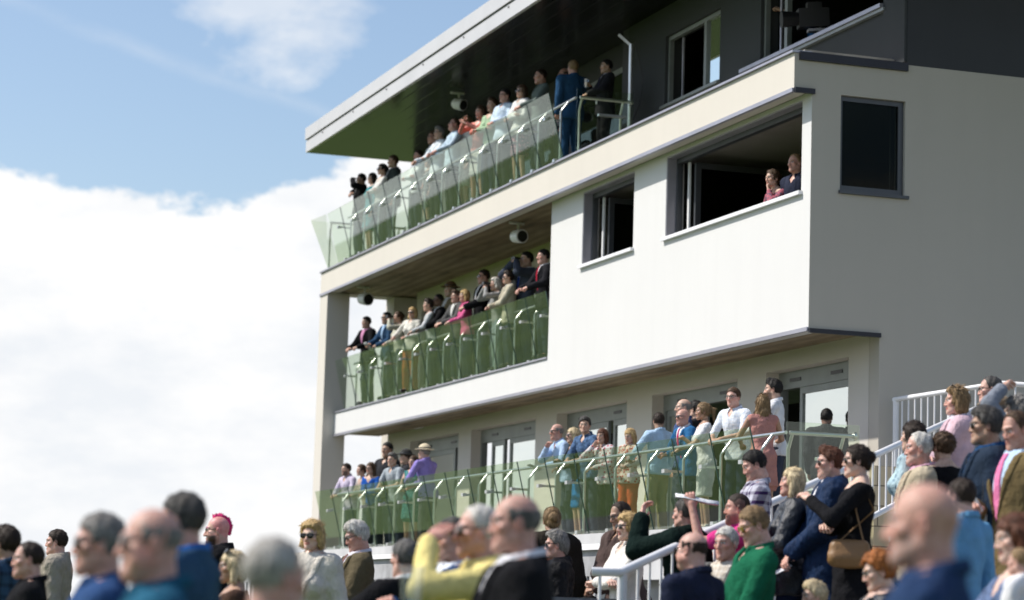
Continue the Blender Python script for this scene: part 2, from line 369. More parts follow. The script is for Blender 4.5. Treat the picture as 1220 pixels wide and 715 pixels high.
# ground storey wall and openings
GO = [(31.42, 34.15), (35.2, 38.66), (39.8, 43.3), (44.45, 48.36), (49.2, 52.7)]
part('terrace_wall', Geo().grid_wall('x', 15.74, 0.32, (YN+0.302, 54.4), (-2, 4.028), [(a, c, 1.2, 3.76) for a, c in GO]), M_BAND, label='cream wall behind the terrace with five glazed openings')
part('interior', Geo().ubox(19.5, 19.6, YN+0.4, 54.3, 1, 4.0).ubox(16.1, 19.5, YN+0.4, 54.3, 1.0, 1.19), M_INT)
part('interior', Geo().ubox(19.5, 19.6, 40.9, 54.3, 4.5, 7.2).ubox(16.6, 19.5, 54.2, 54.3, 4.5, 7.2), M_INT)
def door_set(Y0, Y1, open_from, open_to, X=15.95):
    z0, z1 = 1.2, 3.76; fw = 0.09
    f = part('patio_door', Geo().ubox(X, X+0.12, Y0, Y1, 3.50, z1-0.003).ubox(X, X+0.12, Y0, Y0+fw, z0, 3.5).ubox(X, X+0.12, Y1-fw, Y1, z0, 3.5).ubox(X, X+0.12, Y0+fw, Y1-fw, z0, z0+0.06), M_FRAME2)
    w = (Y1-Y0)
    for q in (0.22, 0.72): part('vent', Geo().ubox(X-0.012, X-0.001, Y0+w*q, Y0+w*q+0.36, 3.6, 3.65), M_BLACK, f)
    # leaves: fixed at both ends, slid open in between
    for a, c in open_to:
        lf = Geo(); Xl = X+0.02
        lf.ubox(Xl, Xl+0.06, a, a+0.09, z0+0.06, 3.5).ubox(Xl, Xl+0.06, c-0.09, c, z0+0.06, 3.5).ubox(Xl, Xl+0.06, a+0.09, c-0.09, 3.40, 3.498).ubox(Xl, Xl+0.06, a+0.09, c-0.09, z0+0.06, z0+0.16)
        lo = part('door_leaf', lf, M_FRAME2, f)
        # child of a part: panes sit as a sub-part level under the door itself
        part('pane', Geo().ubox(Xl+0.025, Xl+0.035, a+0.09, c-0.09, z0+0.16, 3.40), M_DOORGL, f)
    return f
door_set(*GO[0], 0, 0 and [] or [(31.5, 33.45)])
door_set(*GO[1], 0, [(36.9, 38.55)])
door_set(*GO[2], 0, [(41.25, 43.2), (39.9, 41.0)])
door_set(*GO[3], 0, [(44.55, 46.6), (46.9, 47.7)])
door_set(*GO[4], 0, [(50.1, 52.1)])
# middle storey wall
MO = [(41.2, 45.5), (46.0, 50.2), (50.7, 54.0)]
part('balcony_wall', Geo().grid_wall('x', 16.3, 0.3, (40.9, 54.4), (4.5, 7.298), [(a, c, 4.5, 6.85) for a, c in MO]), M_BAND)
for a, c in MO:
    f = part('window_frame', Geo().ubox(16.4, 16.5, a, c, 6.62, 6.848).ubox(16.4, 16.5, a, a+.08, 4.5, 6.62).ubox(16.4, 16.5, c-.08, c, 4.5, 6.62).ubox(16.4, 16.5, (a+c)/2-.06, (a+c)/2+.06, 4.5, 6.62), M_FRAME)
    part('pane', Geo().ubox(16.44, 16.455, a+.08, (a+c)/2-.06, 4.5, 6.62).ubox(16.44, 16.455, (a+c)/2+.06, c-.08, 4.5, 6.62), M_PANE, f)
# bay windows: room behind, frames, folded-back leaves and sills
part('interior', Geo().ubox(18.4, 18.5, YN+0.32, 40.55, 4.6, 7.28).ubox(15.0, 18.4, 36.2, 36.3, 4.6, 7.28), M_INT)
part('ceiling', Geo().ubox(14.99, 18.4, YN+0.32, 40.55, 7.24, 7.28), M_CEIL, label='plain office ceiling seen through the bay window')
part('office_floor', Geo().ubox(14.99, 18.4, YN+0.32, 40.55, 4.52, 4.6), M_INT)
def bay_window(w, leafY, plane=14.67, dep=0.16):
    a, c, z0, z1 = w; X = plane+dep
    f = part('window', Geo().ubox(X, X+0.09, a, c, z1-0.10, z1-0.002).ubox(X, X+0.09, a, a+.05, z0, z1-.1).ubox(X, X+0.09, c-.07, c, z0, z1-.1).ubox(X, X+0.09, a+.05, c-.07, z0, z0+0.04), M_FRAME)
    part('reveal_lining', Geo().ubox(plane+0.01, X-0.001, c-0.022, c-0.002, z0+.002, z1-.002).ubox(plane+0.01, X-0.001, a+.002, c-.022, z1-0.022, z1-.002), M_TRIM, f)
    part('sill', Geo().ubox(plane-0.06, X, a-0.04, c+0.06, z0-0.055, z0-0.002), M_WHITE, f)
    # tracks and a leaf folded back into the room
    part('track', Geo().ubox(X+0.1, X+0.13, c-.30, c-.24, z0, z1-.1), M_WHITE, f)
    lf = Geo()
    for (q0, q1, r0, r1) in ((0, .09, z0+.05, z1-.12), (leafY-.09, leafY, z0+.05, z1-.12)):
        lf.ubox(X+0.16+q0, X+0.16+q1, c-.42, c-.36, r0, r1)
    lf.ubox(X+0.25, X+0.16+leafY-.09, c-.42, c-.36, z1-.21, z1-.12).ubox(X+0.25, X+0.16+leafY-.09, c-.42, c-.36, z0+.05, z0+.14)
    part('window_leaf', lf, M_FRAME, f)
    part('pane', Geo().ubox(X+0.25, X+0.16+leafY-.09, c-.395, c-.385, z0+.14, z1-.21), M_PANE, f)
    return f
bay_window(winB, 1.7); bay_window(winA, 1.1)
a, c, z0, z1 = sidewin
f = part('window', Geo().ubox(a, c, YN+.05, YN+.12, z1-.07, z1-.002).ubox(a, a+.05, YN+.05, YN+.12, z0, z1-.07).ubox(c-.08, c, YN+.05, YN+.12, z0, z1-.07).ubox(a+.05, c-.08, YN+.05, YN+.12, z0, z0+.08), M_FRAME)
part('pane', Geo().ubox(a+.05, c-.08, YN+.08, YN+.09, z0+.08, z1-.07), M_PANE, f)
part('sill', Geo().ubox(a-.02, c+.05, YN-.05, YN+.05, z0-.045, z0-.002), M_FRAME, f)
part('blind', Geo().ubox(c-.15, c-.11, YN+.14, YN+.17, z0+.08, z1-.07), M_CEIL, f)
# dark top storey
winC = (37.0, 39.35, 8.83, 10.06); winD = (31.15, 35.4, 8.74, 10.35)
part('top_storey_wall', Geo().grid_wall('x', 16.12, 0.3, (YN+.252, 41.1), (7.923, 10.66), [winC, winD]).ubox(16.13, 16.4, YN+.2, YN+.252, 7.79, 10.6), M_DARK, label='dark grey rendered top storey wall')
part('pilaster', Geo().ubox(16.08, 16.12, YN+.01, 31.15, 7.83, 10.6), M_DARK)
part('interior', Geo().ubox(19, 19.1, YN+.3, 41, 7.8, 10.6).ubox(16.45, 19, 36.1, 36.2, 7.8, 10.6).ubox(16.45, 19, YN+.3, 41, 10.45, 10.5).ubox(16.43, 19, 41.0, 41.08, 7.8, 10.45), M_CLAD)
def slide_window(w, mull, plane=16.12, lit=True):
    a, c, z0, z1 = w; X = plane+.06
    f = part('window', Geo().ubox(X, X+.08, a, c, z1-.07, z1-.002).ubox(X, X+.08, a, a+.06, z0, z1-.07).ubox(X, X+.08, c-.06, c, z0, z1-.07).ubox(X, X+.08, mull-.05, mull+.05, z0, z1-.07).ubox(X, X+.08, a+.06, c-.06, z0, z0+.06), M_FRAME2)
    part('sill', Geo().ubox(plane-.07, X, a-.05, c+.05, z0-.05, z0-.003), M_FRAME2, f)
    part('track', Geo().ubox(X+.1, X+.13, c-.42, c-.37, z0+.06, z1-.07), M_TRIM, f)
    return f, X
f, X = slide_window(winC, 37.75)
part('pane', Geo().ubox(X+.04, X+.05, 37.06, 37.70, 8.89, 9.99), M_DOORGL, f)
f, X = slide_window(winD, 34.6)
part('sill', Geo().ubox(16.02, 16.2, 31.15, 36, 8.742, 8.80), M_TRIM, f)
# recessed glazed wall behind the upper balcony
part('balcony_wall', Geo().ubox(16.45, 16.6, 41.1, 55.6, 7.925, 10.598).ubox(16.13, 16.45, 41.102, 41.4, 7.925, 10.598), M_CLAD)
for a in (41.9, 45.2, 48.5, 51.8):
    f = part('window_frame', Geo().ubox(16.38, 16.448, a, a+2.7, 10.0, 10.1).ubox(16.38, 16.448, a, a+.07, 7.8, 10).ubox(16.38, 16.448, a+2.63, a+2.7, 7.8, 10).ubox(16.38, 16.448, a+1.3, a+1.38, 7.8, 10), M_FRAME2)
    part('pane', Geo().ubox(16.40, 16.41, a+.07, a+1.3, 7.8, 10).ubox(16.40, 16.41, a+1.38, a+2.63, 7.8, 10), M_PANE, f)
# roof
r = part('roof', Geo().ubox(14.0, 27, 26.0, 55.9, 10.66, 11.1), M_CLAD, label='flat roof with a deep pale metal fascia')
part('fascia', Geo().ubox(13.93, 14.0, 26, 55.93, 10.6, 10.865), M_FASCIA, r)
part('fascia', Geo().ubox(13.90, 14.0, 26, 55.93, 10.895, 11.17), M_FASCIA, r)
part('joint_strip', Geo().ubox(13.96, 13.999, 26, 55.9, 10.866, 10.894), M_EDGE, r)
bl = Geo()
for i in range(11): bl.ubox(13.915, 13.93, 28.4+i*2.6, 28.43+i*2.6, 10.80, 10.83)
part('bolt', bl, M_EDGE, r)
part('edge_trim', Geo().ubox(14.0, 22, 55.9, 55.94, 10.6, 11.1), M_FASCIA, r)
part('soffit', Geo().ubox(14.001, 22, 26.0, 55.88, 10.6, 10.655), M_ROOFUND, label='glossy black plank soffit under the roof')
# terrace slab and plinth
part('terrace_slab', Geo().ubox(12.72, 15.738, 27.35, 48.6, 0.9, 1.2), M_CONC)
part('plinth', Geo().ubox(12.62, 12.72, 27.3, 48.7, 0.98, 1.21).ubox(12.72, 15.73, 27.3, 27.35, -1.5, 1.21), M_PLINTH, label='pale grey terrace edge')
part('plinth', Geo().ubox(12.5, 15, 27.28, 48.7, 0.55, 0.90), M_PLINTH)
part('plinth', Geo().ubox(12.9, 15.5, 27.4, 48.6, -1.6, 0.55), M_PLINTH)

# ------------------------------------------------------------------ glass balustrades
def balustrade(Xp, Zf, Y0, Y1, npan, label, rise=1.1, lean=0.31, gtop=1.14, post_off=0.0, ext=0.42):
    """glass leans out over the edge; posts stand inboard and bend in to the handrail"""
    o = (Xp*K, Y1*K, Zf*K); root = empty('glass_balustrade', o, label, 'balustrade')
    st = (Y1-Y0)/npan; gb, gt = Xp-0.02, Xp-lean
    rail = Geo(o).tube([((Xp+.17)*K, Y0*K, (Zf+rise)*K), ((Xp+.17)*K, Y1*K, (Zf+rise)*K)], .021, 10)
    part('handrail', rail, M_STEEL, root)
    for i in range(npan):
        a, c = Y0+i*st, Y0+(i+1)*st
        g = Geo(o); th = .012
        P = lambda x, y, z: (x*K, y*K, z*K)
        v = [P(gb, a+.012, Zf-.04), P(gb, c-.012, Zf-.04), P(gt, c-.012, Zf+gtop+ext*.0), P(gt, a+.012, Zf+gtop)]
        v2 = [(x+th, y, z) for x, y, z in v]
        g.add(v+v2, [(0, 1, 2, 3), (7, 6, 5, 4), (3, 2, 6, 7), (0, 4, 5, 1)])
        pn = part('glass_panel', g, M_GLASS, root)
        e = Geo(o)
        for yy in ((a+.014) if i else a+.014,):
            e.bar((gb*K+th/2, yy*K, (Zf-.04)*K), (gt*K+th/2, yy*K, (Zf+gtop)*K), .013, .014, (1, 0, 0))
        part('panel_edge', e, M_GEDGE, pn)
        y = (a+.30*st)*K
        p = Geo(o); x0 = (Xp+.02)*K
        for (q, w) in (((x0, y, (Zf-.02)*K), 0),): pass
        p.tube([(x0, y, (Zf-.05)*K), (x0, y, (Zf+rise-.2)*K), (x0+.03*K, y, (Zf+rise-.15)*K), ((Xp+.17)*K, y, (Zf+rise)*K)], .018, 8)
        po = part('post', p, M_STEEL, root)
        ja = a+.014
        gx = lambda z: gb+(gt-gb)*(z+.04)/(gtop+.04)
        for z in (rise-.36, .03):
            part('bracket', Geo(o).bar((x0, y, (Zf+z)*K), (gx(z)*K, y, (Zf+z)*K), .018, .03), M_STEEL, po)
            part('clamp', Geo(o).bar(((gx(z)-.03)*K, y-.045, (Zf+z)*K), ((gx(z)-.03)*K, y+.045, (Zf+z)*K), .05, .045), M_STEEL, po)
    return root
balustrade(14.44, 7.80, 39.65, 54.4, 13, 'green glass balustrade with steel posts along the top balcony', lean=.34)
balustrade(14.90, 4.55, 40.92, 55.1, 13, 'green glass balustrade with steel posts along the middle balcony', lean=.30)
balustrade(12.78, 1.22, 27.5, 48.2, 17, 'long green glass balustrade with steel posts along the ground terrace')
def end_return(Xa, Xb, Y, Zf, label, h=1.1, panel=True):
    o = (Xa*K, Y*K, Zf*K); root = empty('glass_balustrade', o, label, 'balustrade')
    part('handrail', Geo(o).tube([((Xa+.22)*K, Y*K, (Zf+h)*K), (Xb*K, Y*K, (Zf+h)*K)], .024, 10).tube([(Xb*K, Y*K, (Zf+h)*K), (Xb*K+.03, Y*K, (Zf+h)*K)], .05, 12), M_STEEL, root)
    for x in (Xa+.26, Xb-.12):
        part('post', Geo(o).tube([(x*K, (Y+.12)*K, Zf*K), (x*K, (Y+.12)*K, (Zf+h-.2)*K), (x*K, Y*K, (Zf+h)*K)], .02, 8), M_STEEL, root)
    if panel:
        g = Geo(o); g.box((Xa+.1)*K, Xb*K, (Y-.17)*K, (Y-.17)*K+.012, (Zf+.05)*K, (Zf+h+.12)*K)
        part('glass_panel', g, M_GLASS, root)
        part('clamp', Geo(o).box((Xa+.5)*K, (Xa+1.0)*K, (Y-.2)*K, (Y-.12)*K, (Zf+h-.33)*K, (Zf+h-.29)*K), M_STEEL, root)
    return root
end_return(14.44, 15.58, 39.6, 7.80, 'steel and glass return rail at the near end of the top balcony')
end_return(12.78, 13.85, 27.5, 1.22, 'steel and glass return rail at the near end of the ground terrace')
root = end_return(14.2, 16.2, 55.3, 7.80, 'glass return rail closing the far end of the top balcony', panel=False)
o = root.location
g = Geo(o); g.add([(14.42*K, 55.3*K, 7.8*K), (15.9*K, 55.3*K, 7.8*K), (15.9*K, 55.75*K, 8.98*K), (14.08*K, 55.75*K, 8.98*K)], [(0, 1, 2, 3)])
part('glass_panel', g, M_GLASS, root)
g = Geo(o); g.add([(14.42*K, 55.3*K, 7.8*K), (14.42*K, 54.45*K, 7.8*K), (14.1*K, 54.45*K, 8.95*K), (14.06*K, 55.7*K, 8.98*K)], [(0, 1, 2, 3)])
part('glass_panel', g, M_GLASS, root)
# tall post with floodlight arm at the end of the top balcony
o = (15.62*K, 39.7*K, 7.8*K)
r = empty('rail_post', o, 'tall steel post with an angled arm beside the dark top storey wall', 'post')
part('pole', Geo(o).tube([(15.62*K, 39.7*K, 7.8*K), (15.62*K, 39.7*K, 9.95*K)], .035, 12), M_STEEL, r)
part('arm', Geo(o).bar((15.62*K, 39.7*K, 9.92*K), (15.42*K, 39.8*K, 10.12*K), .05, .04), M_STEEL, r)
part('cable', Geo(o).tube([(15.68*K, 39.7*K, 10.0*K), (15.85*K, 39.7*K, 9.4*K), (15.8*K, 39.7*K, 8.9*K), (15.68*K, 39.7*K, 8.6*K)], .008, 6), M_BLACK, r)

# ------------------------------------------------------------------ cameras / loudspeakers under the soffits
def speaker(x, y, z, label, dirv, s=1.0):
    p = np.array([x, y, z])*K; d = np.array(dirv, float); d /= np.linalg.norm(d)
    r = empty('loudspeaker', tuple(p+np.array([0, 0, .2])), label, 'loudspeaker')
    o = tuple(p+np.array([0, 0, .2]))
    a = p-d*.17*s; c = p+d*.17*s
    part('housing', Geo(o).tube([a-d*.03, a, a+d*.04, p, c], [.05*s, .10*s, .135*s, .145*s, .15*s], 24), M_WHITE, r)
    part('grille', Geo(o).tube([c+d*.001, c+d*.012], [.125*s, .12*s], 24), M_BLACK, r)
    part('bracket', Geo(o).bar(p+np.array([0, 0, .14*s]), p+np.array([0, 0, .28*s]), .03, .03).bar(p+np.array([-.16, 0, .28*s]), p+np.array([.1, 0, .28*s]), .05, .03), M_WHITE, r)
speaker(15.0, 47.6, 10.3, 'grey drum loudspeaker hanging under the black roof soffit', (0.45, -0.8, -0.25), .72)
speaker(14.95, 43.5, 7.03, 'white drum loudspeaker under the plywood soffit beside the white bay', (0.25, -1, -0.1), .78)
speaker(14.95, 54.0, 7.02, 'white drum loudspeaker under the plywood soffit at the far end wall', (0.3, -1, -0.15), .85)

# ------------------------------------------------------------------ white stair rails
def rails():
    A = ray(738, 682); A = A*(16.0/(A@CF)); B = ray(1163, 487); B = B*(25.0/(B@CF)); S0 = ray(705, 684); S0 = S0*(16.0/(S0@CF)); S0[2] = A[2]
    o = (A[0], A[1], -1.0)
    root = empty('stair_handrail', o, 'thick white tubular handrail sloping up beside the terrace end', 'handrail')
    dn = lambda p, h: p-np.array([0, 0, h])
    part('handrail', Geo(o).tube([S0, A, B], .029, 14), M_WHITE, root)
    Lp = lambda t: A+(B-A)*t
    part('lower_rail', Geo(o).tube([dn(Lp(.30), .52), dn(Lp(1), .52)], .025, 12), M_WHITE, root)
    for t in (.004, .45, .78, .99): part('post', Geo(o).tube([dn(Lp(t), 1.3 if t < .1 else 1.0), Lp(t)], .027, 12), M_WHITE, root)
    part('baluster', Geo(o).tube([dn(S0+(A-S0)*.3, 1.2), S0+(A-S0)*.3], .011, 6), M_WHITE, root)
    for i in range(44):
        t = .012+i*.0222
        part('baluster', Geo(o).tube([dn(Lp(t), 1.2 if t < .30 else .52), Lp(t)], .010, 6), M_WHITE, root)
    o = (15.9*K, 27.5*K, 2*K)
    root = empty('landing_handrail', o, 'white tubular balustrade round the stair landing against the side wall', 'handrail')
    part('handrail', Geo(o).tube([(15.9*K, 30.35*K, 3.09*K), (15.9*K, 27.5*K, 3.09*K), (18.5*K, 27.5*K, 3.09*K)], .030, 14), M_WHITE, root)
    part('post', Geo(o).tube([(15.9*K, 30.3*K, .5*K), (15.9*K, 30.3*K, 3.09*K)], .036, 12), M_WHITE, root)
    part('post', Geo(o).tube([(15.9*K, 28.8*K, .5*K), (15.9*K, 28.8*K, 3.09*K)], .036, 12), M_WHITE, root)
    part('post', Geo(o).tube([(15.9*K, 27.5*K, .5*K), (15.9*K, 27.5*K, 3.09*K)], .034, 12), M_WHITE, root)
    for i in range(1, 16):
        y = 30.3-i*.18
        if abs(y-28.8) < .07: continue
        part('baluster', Geo(o).tube([(15.9*K, y*K, 2.0*K), (15.9*K, y*K, 3.07*K)], .012, 6), M_WHITE, root)
    for i in range(1, 12):
        x = 15.9+i*.2
        part('baluster', Geo(o).tube([(x*K, 27.5*K, 2.0*K), (x*K, 27.5*K, 3.07*K)], .012, 6), M_WHITE, root)
rails()
g = Geo()
for i in range(13): g.ubox(11.0+i*.36, 19, 27.1, 30.45, -1.5, -.35+i*.17+.17) if False else None
stp = Geo()
for i in range(14): stp.ubox(11.9+i*.31, 11.9+(i+1)*.31 if i < 13 else 19.5, 24.0, 26.9, -1.5, -.45+i*.175)
tag(stp.obj('stair_flight', M_CONC), kind='structure')
wl = Geo().ubox(13.95, 15.72, 27.12, 27.25, -1.4, 1.95)
tag(wl.obj('stone_wall', M_STONE), 'low honey coloured stone block wall behind the sloping white handrail', 'wall')
tag(Geo().ubox(15.95, 19.5, 26.95, 30.45, -1.4, 2.0).obj('stair_landing', M_CONC), kind='structure')

# ------------------------------------------------------------------ grey crowd fence in front of the terrace
def fence():
    X = 7.45; y0, y1 = 18.7, 28.6; o = (X, y0, -1.1)
    root = empty('crowd_fence', o, 'grey board topped steel crowd fence in front of the terrace', 'fence')
    part('top_rail', Geo(o).box(X-.06, X+.10, y0, y1, .575, .625), M_WHITE, root)
    part('board', Geo(o).box(X-.02, X+.03, y0, y1, .36, .574), M_BOARD, root)
    part('lower_board', Geo(o).box(X+.3, X+.5, y0, y1, .14, .27), M_PLINTH, root)
    n = 12
    for i in range(n+1):
        y = y0+.05+i*(y1-y0-.1)/n
        part('post', Geo(o).box(X+.035, X+.085, y-.03, y+.03, -1.3, .57), M_BOARD, root)
    for i in range(60):
        y = y0+.2+i*.25
        part('baluster', Geo(o).box(X+.0, X+.02, y-.009, y+.009, -1.1, .359), M_BOARD, root)
fence()
# notice board whose white lettering just shows at the foot of the picture
r0 = ray(699, 720); p = r0*(18.0/(r0@CF)); o = tuple(p)
root = empty('notice_board', o, 'grey notice board with white capital letters behind the fence', 'sign')
part('board', Geo(o).box(p[0]-.28, p[0]+.28, p[1], p[1]+.03, p[2]-.35, p[2]+.045), surf('sign_grey', (0.16, 0.17, 0.19), 0.6), root)
cu = bpy.data.curves.new('lettering', 'FONT'); cu.body = 'OE!'; cu.size = .14; cu.extrude = .004; cu.align_x = 'CENTER'
tmp = bpy.data.objects.new('lettering_curve', cu); COL.objects.link(tmp); bpy.context.view_layer.update()
me_ = bpy.data.meshes.new_from_object(tmp.evaluated_get(bpy.context.evaluated_depsgraph_get())); bpy.data.objects.remove(tmp)
tx = link('lettering', me_, M_WHITE, root)
tx.location = (0, -.008, -.07); tx.rotation_euler = (math.radians(90), 0, 0)
# ------------------------------------------------------------------ figures: distance-field bodies polygonised with surface nets
def smin(a, b, k):
    if k <= 0: return np.minimum(a, b)
    h = np.maximum(k-np.abs(a-b), 0)/k
    return np.minimum(a, b)-h*h*k*0.25
class SDF:
    def __init__(s, lo, hi, h):
        s.lo = np.array(lo, float); s.h = h; s.n = np.maximum(np.ceil((np.array(hi)-s.lo)/h).astype(int)+1, 4)
        s.D = np.full(s.n, 0.25, np.float32); s.ax = [s.lo[i]+np.arange(s.n[i])*h for i in range(3)]
    def blk(s, lo, hi):
        a = np.clip(np.floor((np.array(lo)-s.lo)/s.h).astype(int), 0, s.n); b = np.clip(np.ceil((np.array(hi)-s.lo)/s.h).astype(int)+1, 0, s.n)
        if (b-a).min() <= 0: return None
        sl = tuple(slice(a[i], b[i]) for i in range(3))
        return sl, s.ax[0][sl[0]][:, None, None], s.ax[1][sl[1]][None, :, None], s.ax[2][sl[2]][None, None, :]
    def comb(s, sl, d, k, op):
        D = s.D[sl]
        if op == 'u': s.D[sl] = smin(D, d, k)
        elif op == 's': s.D[sl] = -smin(-D, d, k)
        elif op == 'i': s.D[sl] = np.maximum(D, d)
    def cap(s, a, b, ra, rb, k=0.02, op='u'):
        a = np.array(a, float); b = np.array(b, float); R = max(ra, rb)+3*s.h+k
        q = s.blk(np.minimum(a, b)-R, np.maximum(a, b)+R)
        if q is None: return
        sl, X, Y, Z = q; d = b-a; L2 = max(d@d, 1e-9)
        t = np.clip(((X-a[0])*d[0]+(Y-a[1])*d[1]+(Z-a[2])*d[2])/L2, 0, 1)
        dist = np.sqrt((X-a[0]-t*d[0])**2+(Y-a[1]-t*d[1])**2+(Z-a[2]-t*d[2])**2)-(ra+(rb-ra)*t)
        s.comb(sl, dist.astype(np.float32), k, op)
    def ell(s, c, r, k=0.02, op='u', R=None, inf=0.0):
        c = np.array(c, float); r = np.array(r, float)+inf; m = r.max()+3*s.h+k
        ext = np.abs(R)@(r+3*s.h+k) if R is not None else r+3*s.h+k
        q = s.blk(c-ext, c+ext)
        if q is None: return
        sl, X, Y, Z = q; X = X-c[0]; Y = Y-c[1]; Z = Z-c[2]
        if R is not None:
            X, Y, Z = (R[0, 0]*X+R[1, 0]*Y+R[2, 0]*Z, R[0, 1]*X+R[1, 1]*Y+R[2, 1]*Z, R[0, 2]*X+R[1, 2]*Y+R[2, 2]*Z)
        k0 = np.sqrt((X/r[0])**2+(Y/r[1])**2+(Z/r[2])**2); k1 = np.sqrt((X/r[0]**2)**2+(Y/r[1]**2)**2+(Z/r[2]**2)**2)+1e-6
        s.comb(sl, (k0*(k0-1)/k1).astype(np.float32), k, op)
    def all(s): return s.ax[0][:, None, None], s.ax[1][None, :, None], s.ax[2][None, None, :]
    def mesh(s):
        D = s.D; S = D < 0
        c = np.zeros(np.array(D.shape)-1, np.int8)
        for i in (0, 1):
            for j in (0, 1):
                for k in (0, 1): c += S[i:i+c.shape[0], j:j+c.shape[1], k:k+c.shape[2]]
        act = (c > 0) & (c < 8); idx = np.argwhere(act)
        if len(idx) == 0: return np.zeros((0, 3)), np.zeros((0, 4), int)
        num = -np.ones(act.shape, np.int64); num[act] = np.arange(len(idx))
        acc = np.zeros((len(idx), 3)); cnt = np.zeros(len(idx))
        cor = [(i, j, k) for i in (0, 1) for j in (0, 1) for k in (0, 1)]
        val = {q: D[idx[:, 0]+q[0], idx[:, 1]+q[1], idx[:, 2]+q[2]] for q in cor}
        for q in cor:
            for ax in range(3):
                if q[ax]: continue
                q2 = tuple(q[m]+(m == ax) for m in range(3)); a, b = val[q], val[q2]
                m = (a < 0) != (b < 0); t = np.where(m, a/(a-b+1e-12), 0)
                for e in range(3): acc[:, e] += np.where(m, q[e]+(t if e == ax else 0), 0)
                cnt += m
        V = s.lo+(idx+acc/cnt[:, None])*s.h
        F = []
        for ax in range(3):
            u, w = (ax+1) % 3, (ax+2) % 3
            sa = [slice(None)]*3; sb = [slice(None)]*3; sa[ax] = slice(0, -1); sb[ax] = slice(1, None)
            for z in (sa, sb): z[u] = slice(1, -1); z[w] = slice(1, -1)
            A, B = S[tuple(sa)], S[tuple(sb)]; e = np.argwhere(A != B)
            if not len(e): continue
            flip = A[tuple(e.T)]
            e[:, u] += 1; e[:, w] += 1
            def cell(du, dw): p = e.copy(); p[:, u] -= du; p[:, w] -= dw; return num[p[:, 0], p[:, 1], p[:, 2]]
            q = np.stack([cell(1, 1), cell(0, 1), cell(0, 0), cell(1, 0)], 1)
            q[~flip] = q[~flip][:, ::-1]; F.append(q)
        F = np.concatenate(F); return V, F[(F >= 0).all(1)]
def make_mesh(name, V, F, mat, cols=None):
    me = bpy.data.meshes.new(name); me.vertices.add(len(V)); me.vertices.foreach_set('co', np.asarray(V, np.float32).ravel())
    me.loops.add(F.size); me.loops.foreach_set('vertex_index', F.astype(np.int32).ravel())
    me.polygons.add(len(F)); me.polygons.foreach_set('loop_start', np.arange(0, F.size, 4, dtype=np.int32)); me.polygons.foreach_set('loop_total', np.full(len(F), 4, np.int32))
    me.polygons.foreach_set('use_smooth', np.ones(len(F), bool))
    me.update(calc_edges=True)
    if cols is not None:
        a = me.color_attributes.new('tone', 'FLOAT_COLOR', 'POINT'); a.data.foreach_set('color', np.concatenate([cols, np.ones((len(V), 1))], 1).astype(np.float32).ravel())
    me.materials.append(mat); return me

# skin: tone comes from a per-vertex pigment attribute (lips, brows, stubble)
def skin_mat():
    b = MB('skin'); a = b.n('ShaderNodeAttribute', attribute_name='tone'); v = b.coord()
    n = b.noise(v, 38, 4, 0.6); mx = b.n('ShaderNodeMix', data_type='RGBA', blend_type='MULTIPLY'); mx.inputs[0].default_value = 0.5
    b.l(a.outputs['Color'], mx.inputs[6]); b.l(b.ramp(n, [(0.32, (0.70, 0.56, 0.52)), (0.62, (1.05, 1.05, 1.05))]), mx.inputs[7])
    b.l(mx.outputs[2], b.b.inputs['Base Color']); b.set(Roughness=0.48); b.b.inputs['Specular IOR Level'].default_value = 0.45
    b.b.inputs['Subsurface Weight'].default_value = 0.12; b.b.inputs['Subsurface Scale'].default_value = 0.02
    b.bump(b.noise(v, 75, 5, .7), 0.4, 0.006); return b.m
M_SKIN = skin_mat()
SKINS = dict(pale=(0.66, 0.46, 0.37), pink=(0.62, 0.38, 0.31), fair=(0.58, 0.39, 0.30), tan=(0.43, 0.27, 0.19), dark=(0.20, 0.115, 0.075), ruddy=(0.56, 0.32, 0.255))
HAIRC = dict(black=(0.012, 0.010, 0.009), darkbrown=(0.030, 0.018, 0.012), brown=(0.075, 0.042, 0.022), auburn=(0.11, 0.038, 0.018), ginger=(0.38, 0.13, 0.03),
             blond=(0.55, 0.38, 0.17), sandy=(0.26, 0.17, 0.085), grey=(0.22, 0.21, 0.20), darkgrey=(0.075, 0.070, 0.066), silver=(0.40, 0.38, 0.35), white=(0.62, 0.60, 0.56), pepper=(0.13, 0.125, 0.12), pink=(0.75, 0.02, 0.17), platinum=(0.66, 0.54, 0.34))
def hair_mat(c):
    nm = 'hair_'+c
    if nm in MATS: return MATS[nm]
    col = HAIRC[c]; b = MB(nm); v = b.coord(scale=(1, 1, 0.16)); n = b.noise(v, 130, 4, 0.7); n2 = b.noise(b.coord(), 22, 3)
    mx = b.n('ShaderNodeMix', data_type='RGBA', blend_type='MULTIPLY'); mx.inputs[0].default_value = 0.7
    b.l(b.ramp(n, [(0.35, mul(col, 0.55)), (0.65, mul(col, 1.5))]), mx.inputs[6]); b.l(b.ramp(n2, [(0.35, (0.55, 0.52, 0.5)), (0.6, (1, 1, 1))]), mx.inputs[7])
    b.l(mx.outputs[2], b.b.inputs['Base Color']); b.set(Roughness=0.55); b.b.inputs['Specular IOR Level'].default_value = 0.25; b.bump(n, 0.8, 0.006); MATS[nm] = b.m; return b.m
M_LENS = surf('dark_lens', (0.008, 0.008, 0.010), 0.08)
M_YLENS = surf('amber_lens', (0.20, 0.13, 0.01), 0.08)
